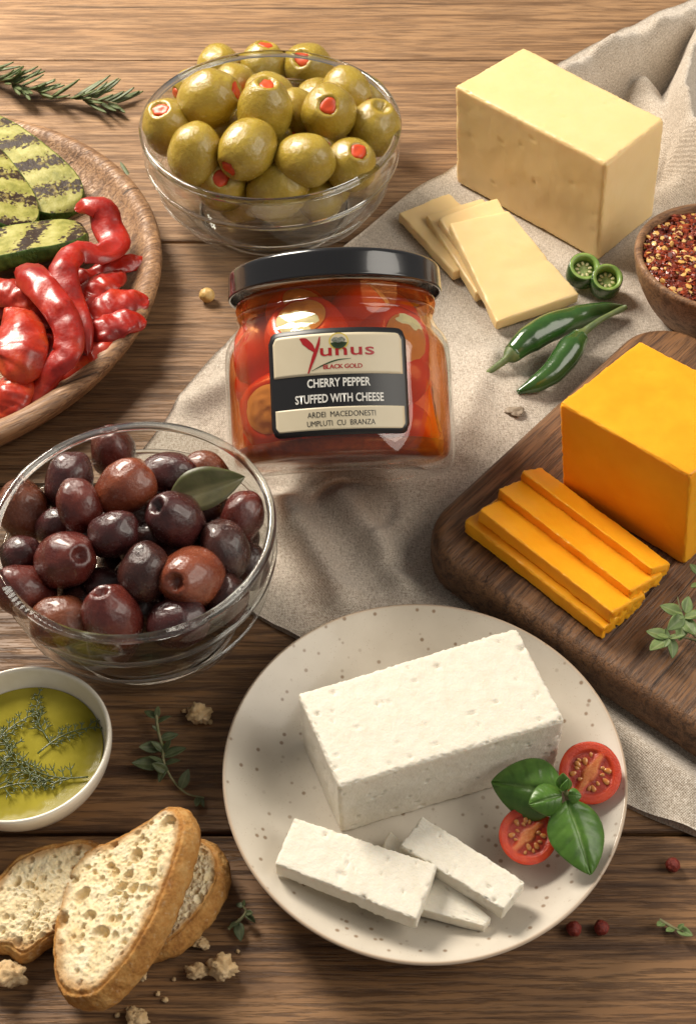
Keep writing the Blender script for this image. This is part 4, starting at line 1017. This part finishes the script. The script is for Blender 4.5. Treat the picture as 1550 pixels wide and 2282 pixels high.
chilli([(1140, 788, .010), (1180, 755, .0125), (1230, 728, .0135), (1290, 706, .012), (1345, 692, .010), (1385, 684, .008)], [42, 62, 64, 54, 40, 8], [(1146, 784, .010), (1130, 798, .010), (1112, 812, .009), (1090, 828, .008), (1060, 845, .007)], 'larger straight green chilli, its stem pointing to the lower left')
chilli([(1290, 752, .0135), (1272, 775, .0135), (1255, 800, .012), (1228, 832, .010), (1192, 856, .008), (1152, 874, .006)], [42, 60, 60, 52, 40, 10], [(1284, 758, .0135), (1298, 742, .0155), (1318, 726, .0175), (1345, 708, .019), (1394, 684, .021)], 'smaller curved green chilli lying in front, its stem pointing up right')
def ring(px, py, z, rp, tp, axis, label):
    c = W(px, py, z); r = rp*depth(c)/F; t = tp*depth(c)/F
    pr = [(1., -.5*t/r), (1.03, 0), (1., .5*t/r), (.96, .54*t/r), (.84, .52*t/r), (.74, .50*t/r), (.71, .42*t/r), (.70, 0), (.71, -.42*t/r), (.84, -.52*t/r), (.96, -.54*t/r), (1., -.5*t/r)]
    V, Fc = lathe([(a*r, b*r) for a, b in pr], 48); mi = []
    for i in range(48): mi += [0, 0, 0, 1, 1, 1, 1, 1, 1, 0, 0]
    e = place('chilli_ring', bpy.data.meshes.new('tmp'), c, 1, axis, .4); bpy.data.objects.remove(e)
    o = mesh('chilli_ring', V, Fc, [M['chili'], M['chflesh']], mi=mi); z_ = Vector(axis).normalized(); o.rotation_mode = 'QUATERNION'; o.rotation_quaternion = Vector((0, 0, 1)).rotation_difference(z_); o.location = c
    tag(o, label, 'chilli slice', 'sliced green chilli rings')
    V, Fc = lathe([(1e-4, .12*t), (.35*r, .1*t), (.71*r, 0.), (.6*r, -.2*t), (1e-4, -.25*t)], 30); V = [(x, y, z_+.0006*mnoise.noise(Vector((x, y, 0))*500)) for x, y, z_ in V]
    mesh('placenta', V, [f[::-1] for f in Fc], M['chcore'], o)
    for k in range(9):
        a = k*.7+.3; q = mesh_seed(o, (math.cos(a)*r*.46, math.sin(a)*r*.46, .16*t), r*.12, a, M['seed'])
def mesh_seed(parent, p, r, a, m):
    bm = bmesh.new(); bmesh.ops.create_icosphere(bm, subdivisions=2, radius=1)
    for v in bm.verts: v.co = Vector((v.co.x*r*1.25*(1-.25*v.co.x), v.co.y*r*.85, v.co.z*r*.45))
    me = bpy.data.meshes.new('seed'); bm.to_mesh(me); bm.free(); me.materials.append(m); me.polygons.foreach_set('use_smooth', [True]*len(me.polygons))
    o = link('seed', me, parent); o.location = p; o.rotation_euler = (0, 0, a); return o
M['chflesh'] = simple('chilli_flesh', (.17, .30, .06), (.30, .42, .12), 300, .35, sss=.1)
M['chcore'] = simple('chilli_core', (.28, .40, .12), (.45, .52, .22), 500, .45, sss=.1, bump=(800, .4, .001))
M['seed'] = simple('pale_seed', (.62, .55, .28), (.72, .66, .40), 600, .4)
ring(1298, 604, .012, 35, 40, aim(.05, -.35), 'green chilli ring behind the other, half turned, near the pale cheese')
ring(1349, 628, .012, 34, 42, aim(.0, -.30), 'green chilli ring in front with its seeds facing the viewer')

# ------------------------------------------------------------------ tomatoes and basil on the plate
def tom_mat():
    s = NT('cut_tomato_face'); v = s.co(rand=True); g = s.attr('gel'); k = s.attr('core')
    fl = s.ramp(s.noise(v, 3, 4), (.3, (.56, .035, .010)), (.7, (.66, .075, .016)))
    c = s.mix(g, fl, s.ramp(s.noise(v, 5, 3), (.3, (.32, .016, .006)), (.7, (.46, .040, .010))))
    c = s.mix(k, c, s.ramp(s.noise(v, 9, 3), (.3, (.62, .14, .03)), (.7, (.72, .26, .07))))
    s.P(Base_Color=c); s.set(s.b, 'Roughness', .26); s.set(s.b, 'Coat Weight', .12); s.set(s.b, 'Subsurface Weight', .2); s.set(s.b, 'Subsurface Radius', (.25, .06, .03)); s.set(s.b, 'Subsurface Scale', .01)
    s.bump(s.noise(v, 22, 4), .25, .03); return s.m
M['tomcut'] = tom_mat()
M['tomskin'] = simple('tomato_skin', (.52, .022, .010), (.62, .045, .014), 3, .12, coat=.6, sss=.1, rad=(.002, .0005, .0003))
M['tseed'] = simple('tomato_seed', (.56, .17, .035), (.66, .32, .08), 4, .15, coat=.8, sss=.2)
def tomato(px, py, z, rp, axis, spin, label):
    c = W(px, py, z); r = rp*depth(c)/F
    na, nr = 72, 30; V = []; gel = []; core = []
    for i in range(nr+1):
        for j in range(na):
            a = 2*math.pi*j/na; q = i/nr; x, y = q*math.cos(a), q*math.sin(a)
            wob = 1+.04*mnoise.noise(Vector((math.cos(a)*1.5, math.sin(a)*1.5, spin)))
            sep = abs(y)+.02*mnoise.noise(Vector((x*5, y*5, spin)))
            m = float((1-sstep(.66, .77, q*wob))*sstep(.06, .19, sep-.0+.12*max(0, .35-q)*-1+ (0 if q > .25 else -.06)))
            cr = float((1-sstep(.22, .62, q+.5*abs(y)*2*.6))*1.0)+float((1-sstep(.02, .13, sep))*(1-sstep(.62, .75, q)))*.8
            V.append((x, y, -.055*m+.012*mnoise.noise(Vector((x*7, y*7, spin)))*m-.02*max(0, q-.93)/.07)); gel.append(m); core.append(min(1, cr)*(1-m*.75))
    face = [f for f in gridfaces(nr+1, na, wv=True)]; me = bpy.data.meshes.new('tomato_half')
    k = len(V); ns = 20
    for i in range(ns+1):
        th = math.pi/2+math.pi/2*i/ns
        for j in range(na):
            a = 2*math.pi*j/na; lob = 1+.012*math.cos(5*a); V.append((math.sin(th)*math.cos(a)*lob, math.sin(th)*math.sin(a)*lob, .92*math.cos(th)-.02)); gel.append(0); core.append(0)
    skf = [f[::-1] for f in gridfaces(ns+1, na, wv=True, off=k)]
    o = mesh('tomato_half', V, face+[f[::-1] for f in skf], [M['tomcut'], M['tomskin']], mi=[0]*len(face)+[1]*len(skf), attrs={'gel': gel, 'core': core})
    zv = Vector(axis).normalized(); o.rotation_mode = 'QUATERNION'; o.rotation_quaternion = Vector((0, 0, 1)).rotation_difference(zv) @ Matrix.Rotation(spin, 4, 'Z').to_quaternion(); o.location = c; o.scale = (r, r, r)
    bm = bmesh.new(); bm.from_mesh(o.data); bmesh.ops.recalc_face_normals(bm, faces=bm.faces); bm.to_mesh(o.data); bm.free()
    for s_ in (-1, 1):
        for q in range(7):
            a = s_*(math.radians(30)+math.radians(120)*q/6+.10*math.sin(q*5.1+s_+spin*9)); rr = .50+.10*math.sin(q*2.7+s_+spin*7)
            mesh_seed(o, (rr*math.cos(a), rr*math.sin(a), -.035), .085+.022*math.sin(q*3.3+spin*5), a+.4*math.sin(q*4.), M['tseed'])
    return tag(o, label, 'tomato', 'halved cherry tomatoes')
tomato(1314, 1722, .0265, 69, aim(-.10, -.22), .95, 'halved cherry tomato leaning on the plate rim, the upper right one')
tomato(1175, 1862, .0225, 64, aim(-.02, -.38), .75, 'halved cherry tomato lower on the plate, left of the basil leaf')
def basil_leaf(e, base, tip, width, up, cup, curl, roll=0.):
    V0 = Vector(e.location); L = float(np.linalg.norm(np.asarray(tip)-np.asarray(base))); nl, nw = 40, 25; V = []; ve = []
    for s in (0, 1):
        for i in range(nl+1):
            t = i/nl; w = width*.5*(math.sin(math.pi*min(1, t**.80))**.72)*(1-.10*t) if 0 < i < nl else width*.012
            for j in range(nw):
                v = j/(nw-1)*2-1; y = v*w; x = L*t
                sv = math.sin((t*1.0-abs(v)*.22)*2*math.pi*5.2); rib = max(0, sv)**6
                z = -curl*L*(t-.35)**2-cup*(y*y)/(width*.5)-.05*width*math.exp(-(v/.07)**2)+.030*width*(1-rib)*abs(v)*(1-abs(v))*2.2+.012*width*mnoise.noise(Vector((x*300, y*300, 0)))
                V.append((x, y, z-s*.0003)); ve.append(max(math.exp(-(v/.06)**2), .62*rib*(1-abs(v))))
    a = (nl+1)*nw; Fc = [f[::-1] for f in gridfaces(nl+1, nw)]+gridfaces(nl+1, nw, off=a)
    for i in range(nl):
        for j in (0, nw-1):
            q = (i*nw+j, (i+1)*nw+j, a+(i+1)*nw+j, a+i*nw+j); Fc.append(q if j == 0 else q[::-1])
    o = mesh('leaf', V, Fc, M['basil'], e, attrs={'vein': ve}); o.matrix_local = Matrix.Translation(-V0) @ frame(base, tip, up) @ Matrix.Rotation(roll, 4, 'X'); return o
bz = .034; bc = W(1262, 1772, bz); bas = empty('basil_sprig', bc); tag(bas, 'fresh basil sprig with two large leaves between the tomato halves', 'herb')
V, Fc = tube(spline([W(1275, 1800, .022), W(1266, 1785, .029), bc, W(1256, 1760, .038)], 12), .0011, 8); mesh('stem', [np.array(v)-bc for v in V], [f[::-1] for f in Fc], M['stem'], bas)
basil_leaf(bas, W(1250, 1768, bz), W(1090, 1740, .030), .0240, (.05, -.45, .9), .42, .35)
basil_leaf(bas, W(1264, 1782, bz), W(1322, 1945, .027), .0222, (.15, -.25, .95), .32, .30)
basil_leaf(bas, W(1252, 1772, bz+.002), W(1182, 1790, .037), .0125, (0, -.35, .9), .55, .5)
basil_leaf(bas, W(1256, 1764, bz+.002), W(1252, 1730, .043), .0062, (-.3, -.7, .5), .3, .5)
basil_leaf(bas, W(1264, 1772, bz+.002), W(1294, 1772, .037), .0060, (.2, -.3, .9), .5, .6)
basil_leaf(bas, W(1258, 1766, bz+.003), W(1268, 1742, .042), .0048, (.4, -.6, .6), .3, .5)

# ------------------------------------------------------------------ oil bowl with herbs
OZ = .0275
ocx, ocy, orr = -.124, -.137, .0342
bp = [(1e-4, .0), (.55, .0), (.60, .0012), (.80, .0085), (.94, .0175), (.992, .0235), (1.0, .0265), (.988, .0277), (.965, .0278), (.945, .0268), (.92, .0235), (.84, .015), (.65, .0075), (.4, .005), (1e-4, .0045)]
V, Fc = lathe(spline(np.array([(r*orr, z) for r, z in bp]), 60), 120)
M['white'] = simple('cream_glazed_ceramic', (.66, .60, .50), (.74, .69, .60), 70, .22, coat=.3, bump=(160, .12, .0008))
o = mesh('ceramic_bowl', V, [f[::-1] for f in Fc], M['white']); o.location = (ocx, ocy, .0003); tag(o, 'small cream ceramic dish of herb oil at the left edge', 'bowl')
def oilm():
    s = NT('olive_oil'); v = s.co(); s.P(Base_Color=s.ramp(s.noise(v, 60, 3), (.3, (.20, .17, .016)), (.7, (.32, .27, .035))), Roughness=.12); s.set(s.b, 'Specular IOR Level', .06)
    s.bump(s.noise(v, 90, 2), .12, .002); return s.m
V, Fc = lathe([(1e-4, .0185), (orr*.5, .0185), (orr*.85, .0185), (orr*.872, .0187)], 80)
o = mesh('olive_oil', V, Fc, oilm()); o.location = (ocx, ocy, .0003); tag(o, 'pool of greenish olive oil filling the cream dish', 'oil')
M['dill'] = simple('dark_dill', (.030, .050, .010), (.075, .095, .022), 500, .4, coat=.3)
def dill(px, py, ang, ln, label, seed):
    r_ = np.random.default_rng(seed); c = W(px, py, .0202); parts = []; d = np.array([math.cos(ang), math.sin(ang), 0]); n = 9
    P = np.array([c+d*ln*(i/n-.5)+np.array([-d[1], d[0], 0])*ln*.12*math.sin(i/n*3) for i in range(n+1)]); parts.append(tube(P, np.linspace(.0004, .0002, n+1), 6))
    for i in range(2, n+1):
        for s in (-1, 1):
            a = ang+s*r_.uniform(.5, 1.1); l = ln*.28*(1-.5*i/n)*r_.uniform(.7, 1.2); q = P[i]+np.array([math.cos(a), math.sin(a), 0])*l+[0, 0, r_.uniform(-.0003, .0012)]
            parts.append(tube(np.linspace(P[i], q, 4), [.0002, .0003, .0002, .0001], 5))
            for s2 in (-1, 1):
                b = a+s2*.7; m_ = P[i]*.5+q*.5; parts.append(tube(np.linspace(m_, m_+np.array([math.cos(b), math.sin(b), .1])*l*.5, 3), [.0002, .00028, .0001], 5))
    V, Fc = join(parts); o = mesh('dill_frond', [np.array(v)-c for v in V], [f[::-1] for f in Fc], M['dill']); o.location = c; tag(o, label, 'herb', 'herbs floating in the oil')
dill(25, 1640, .9, .024, 'dill frond floating at the upper left of the oil', 1); dill(60, 1690, 2.4, .030, 'dill frond floating in the middle of the oil', 2); dill(150, 1650, .5, .024, 'dill frond floating at the upper right of the oil', 3)
dill(125, 1715, 2.9, .026, 'dill frond floating at the lower right of the oil', 4); dill(45, 1760, .1, .022, 'dill frond floating at the front of the oil', 5); dill(100, 1600, 1.9, .022, 'dill frond floating at the back of the oil', 6); dill(15, 1720, 1.4, .024, 'dill frond floating at the left of the oil', 7)

# ------------------------------------------------------------------ bread
def bread_mat():
    s = NT('rustic_bread'); v = s.co(); k = s.attr('crust'); br = s.attr('brown')
    crumb = s.ramp(s.noise(v, 110, 5, .65), (.28, (.70, .52, .27)), (.5, (.82, .68, .43)), (.72, (.88, .79, .58)))
    crust = s.ramp(s.noise(v, 140, 5, .7), (.28, (.22, .08, .018)), (.5, (.44, .21, .055)), (.75, (.58, .35, .13)))
    flour = s.ramp(s.noise(v, 420, 4, .7), (.58, 0.), (.75, .45)); crust = s.mix(flour, crust, (.66, .52, .34))
    c = s.mix(br, crumb, (.40, .20, .06)); c = s.mix(k, c, crust)
    s.P(Base_Color=c, Roughness=.8); s.set(s.b, 'Specular IOR Level', .25); s.set(s.b, 'Subsurface Weight', .12); s.set(s.b, 'Subsurface Radius', (.003, .002, .001)); s.set(s.b, 'Subsurface Scale', 1.)
    s.bump(s.math('ADD', s.noise(v, 900, 5, .7), s.math('MULTIPLY', s.voro(v, 650), .8)), .55, .0009)
    return s.m
M['bread'] = bread_mat()
def bread(pts, plane, thick, label, pores, seed, dirv=None, torn=0.):
    """pts: crumb outline in photo pixels; plane: z at three pixels -> tilted plane"""
    r_ = np.random.default_rng(seed); (a, za), (b, zb), (c, zc) = plane; A, B, C_ = W(*a, za), W(*b, zb), W(*c, zc); n = np.cross(B-A, C_-A); n /= np.linalg.norm(n); n = n if n[2] > 0 else -n
    def onp(x, y):
        d = FW+RT*(x-775)/F+UP*(1141-y)/F; return CAM+d*(np.dot(A-CAM, n)/np.dot(d, n))
    O = np.array([onp(*p) for p in pts]); O = np.vstack([O, O[:1]]); na = 260; O = spline(O, na+1)[:-1]
    ctr = O.mean(0); ex = O[0]-ctr; ex /= np.linalg.norm(ex); ey = np.cross(n, ex); q = np.c_[(O-ctr)@ex, (O-ctr)@ey]
    rad = np.linalg.norm(q, axis=1); jag = 1+.012*fbm(np.c_[q, 0*rad], 300, 2, seed)+torn*np.minimum(0, fbm(np.c_[q, 0*rad], 120, 3, seed+2))
    q = q*jag[:, None]; nr = 95; rs = np.r_[np.linspace(0.002, .93, nr-14), np.linspace(.94, 1, 14)]
    U = (q[None]*rs[:, None, None]).reshape(-1, 2); rr = np.repeat(rs, na)
    size = rad.mean(); h = .0006*fbm(np.c_[U, 0*rr], 260, 3, seed+1)+.00035*fbm(np.c_[U, 0*rr], 800, 2, seed+4)
    for _ in range(pores):
        p = q[r_.integers(na)]*math.sqrt(r_.uniform(0, .86)); R = size*r_.choice([.018, .030, .048, .075, .115], p=[.34, .33, .20, .10, .03])*r_.uniform(.8, 1.2); al = r_.uniform(0, 3.14); e = r_.uniform(.55, 1)
        d = U-p; dx = d[:, 0]*math.cos(al)+d[:, 1]*math.sin(al); dy = -d[:, 0]*math.sin(al)+d[:, 1]*math.cos(al); k = (dx/R)**2+(dy/(R*e))**2
        h -= min(.0034, R*.85)*np.sqrt(np.clip(1-k, 0, 1))-.12*R*np.exp(-((np.sqrt(k)-1.1)/.25)**2)*.5
    edge = sstep(.93, 1., rr); h = h*(1-.7*edge)-.0012*edge**2
    crust = list(sstep(.945, .975, rr+.018*fbm(np.c_[U, 0*rr], 350, 2, seed+3))); brown = list(.8*sstep(.78, .95, rr+.10*fbm(np.c_[U, 0*rr], 90, 2, seed+8)))
    V = list(ctr+U[:, :1]*ex+U[:, 1:]*ey+n*h[:, None]); Fc = gridfaces(nr, na, wv=True)
    down = -n if dirv is None else np.array(dirv, float); ns = 16; k0 = len(V); last = (nr-1)*na
    for i in range(1, ns+1):
        t = i/ns; bul = .0026*math.sin(math.pi*min(1, t*1.05))-.006*max(0, t-.8)/.2
        W2 = q*(1+bul/rad[:, None]); base = ctr+W2[:, :1]*ex+W2[:, 1:]*ey+down*thick*t
        rg = .0005*fbm(base, 300, 3, seed+6); rn = (base-ctr); rn /= np.linalg.norm(rn, axis=1)[:, None]
        for v in base+rn*rg[:, None]: V.append(v)
    crust += [1.]*(ns*na); brown += [0.]*(ns*na)
    for i in range(ns):
        for j in range(na):
            a0 = last if i == 0 else k0+(i-1)*na; b0 = k0+i*na; Fc.append((a0+j, b0+j, b0+(j+1) % na, a0+(j+1) % na))
    Fc.append(tuple(k0+(ns-1)*na+j for j in range(na-1, -1, -1))); V = np.array(V); V[:, 2] = np.maximum(V[:, 2], .0005)
    o = mesh('bread_slice', V-ctr, Fc, M['bread'], attrs={'crust': crust, 'brown': brown}); o.location = ctr
    return tag(o, label, 'bread', 'slices of rustic bread')
bread([(-60, 2010), (0, 1958), (35, 1920), (80, 1896), (140, 1880), (205, 1880), (250, 1940), (215, 2040), (150, 2075), (110, 2082), (70, 2112), (45, 2122), (15, 2105), (-50, 2095)], [((0, 2000), .0125), ((200, 1900), .0135), ((100, 2100), .0105)], .011, 'torn piece of bread behind, cut by the left picture edge', 190, 3, torn=.05)
bread([(428, 1868), (462, 1880), (480, 1915), (478, 1958), (455, 2005), (420, 2050), (375, 2092), (300, 2110), (270, 2050), (320, 1950), (380, 1880)], [((430, 1880), .0135), ((470, 1960), .0155), ((330, 2090), .0125)], .0125, 'bread slice mostly hidden under the right side of the front slice', 150, 4, dirv=(.35, -.1, -.93))
bread([(332, 1826), (365, 1800), (393, 1806), (402, 1845), (388, 1905), (362, 1975), (335, 2040), (295, 2110), (248, 2172), (195, 2212), (140, 2206), (120, 2150), (122, 2070), (140, 1985), (165, 1925), (205, 1890), (262, 1866)], [((130, 2150), .0165), ((395, 1830), .0345), ((330, 2050), .0335)], .0145, 'large front bread slice resting on the others, airy crumb upwards', 260, 5)

# ------------------------------------------------------------------ crumbs and loose bits
def crumb(px, py, r, label, m, name='bread_crumb', sq=(1, 1, .8), rough=.55, seed=0, cat='crumb', base=0., sub=4):
    bm = bmesh.new(); bmesh.ops.create_icosphere(bm, subdivisions=sub, radius=1); c = W(px, py, base+r*.5)
    for v in bm.verts:
        k = 1+rough*mnoise.noise(v.co*1.7+Vector((seed*4.1, 0, 0)))+rough*.5*mnoise.noise(v.co*4.3+Vector((0, seed*2.2, 0)))+rough*.25*mnoise.noise(v.co*10)
        v.co = Vector((v.co.x*sq[0], v.co.y*sq[1], v.co.z*sq[2]))*k*r
    me = bpy.data.meshes.new(name); bm.to_mesh(me); bm.free(); me.materials.append(m); me.polygons.foreach_set('use_smooth', [True]*len(me.polygons))
    n = len(me.vertices); at = me.attributes.new('crust', 'FLOAT', 'POINT'); at.data.foreach_set('value', [.35]*n); at = me.attributes.new('brown', 'FLOAT', 'POINT'); at.data.foreach_set('value', [.3]*n)
    zmin = min(v.co.z for v in me.vertices); o = link(name, me); o.location = (c[0], c[1], base-zmin-.0003); return tag(o, label, cat)
crumb(444, 1597, .0042, 'golden bread crumb on the wood above the thyme', M['bread'], seed=1)
crumb(497, 2160, .0046, 'larger bread crumb right of the front bread slice', M['bread'], seed=2, sq=(1, .9, .7)); crumb(440, 2166, .0038, 'ragged bread crumb next to the larger crumb, on its left', M['bread'], seed=3, sq=(1.1, .7, .7))
crumb(448, 2103, .0026, 'small bread crumb under the right bread slice', M['bread'], seed=4, sq=(1, .8, .7)); crumb(16, 2178, .0058, 'bread crumb at the left edge below the torn piece', M['bread'], seed=5, sq=(1.2, .8, .7))
crumb(305, 2272, .0034, 'bread crumb at the bottom edge of the picture', M['bread'], seed=6); crumb(318, 2176, .0016, 'tiny bread crumb beside the front slice', M['bread'], seed=7)
for k, (x, y) in enumerate([(388, 2182), (352, 2214), (368, 2228), (285, 2248), (410, 1585), (468, 1610), (530, 2120), (262, 2262)]):
    crumb(x, y, .0007+.0002*(k % 3), 'tiny fleck of bread scattered on the wood', M['bread'], seed=10+k, sub=2)['group'] = 'tiny bread flecks'
M['nut'] = simple('golden_nut', (.50, .30, .09), (.62, .42, .16), 300, .45); crumb(462, 663, .0042, 'round golden kernel on the wood left of the jar', M['nut'], 'kernel', (1, .9, .9), .12, 20, 'kernel')
M['shell'] = simple('grey_husk', (.20, .15, .10), (.34, .27, .20), 500, .6); crumb(1147, 914, .0042, 'small grey brown husk flake on the linen beside the board', M['shell'], 'husk_flake', (1, .75, .3), .45, 21, 'husk', .003)
M['pcorn'] = simple('red_peppercorn', (.13, .010, .008), (.24, .03, .015), 900, .5, bump=(1500, .6, .001))
for k, (x, y, l) in enumerate([(1277, 2072, 'dark red peppercorn on the wood by the plate, the left one'), (1338, 2070, 'dark red peppercorn on the wood by the plate, the right one'), (1497, 1930, 'dark peppercorn on the wood below the linen corner')]):
    crumb(x, y, .0027, l, M['pcorn'], 'peppercorn', (1, 1, 1), .12, 30+k, 'peppercorn')
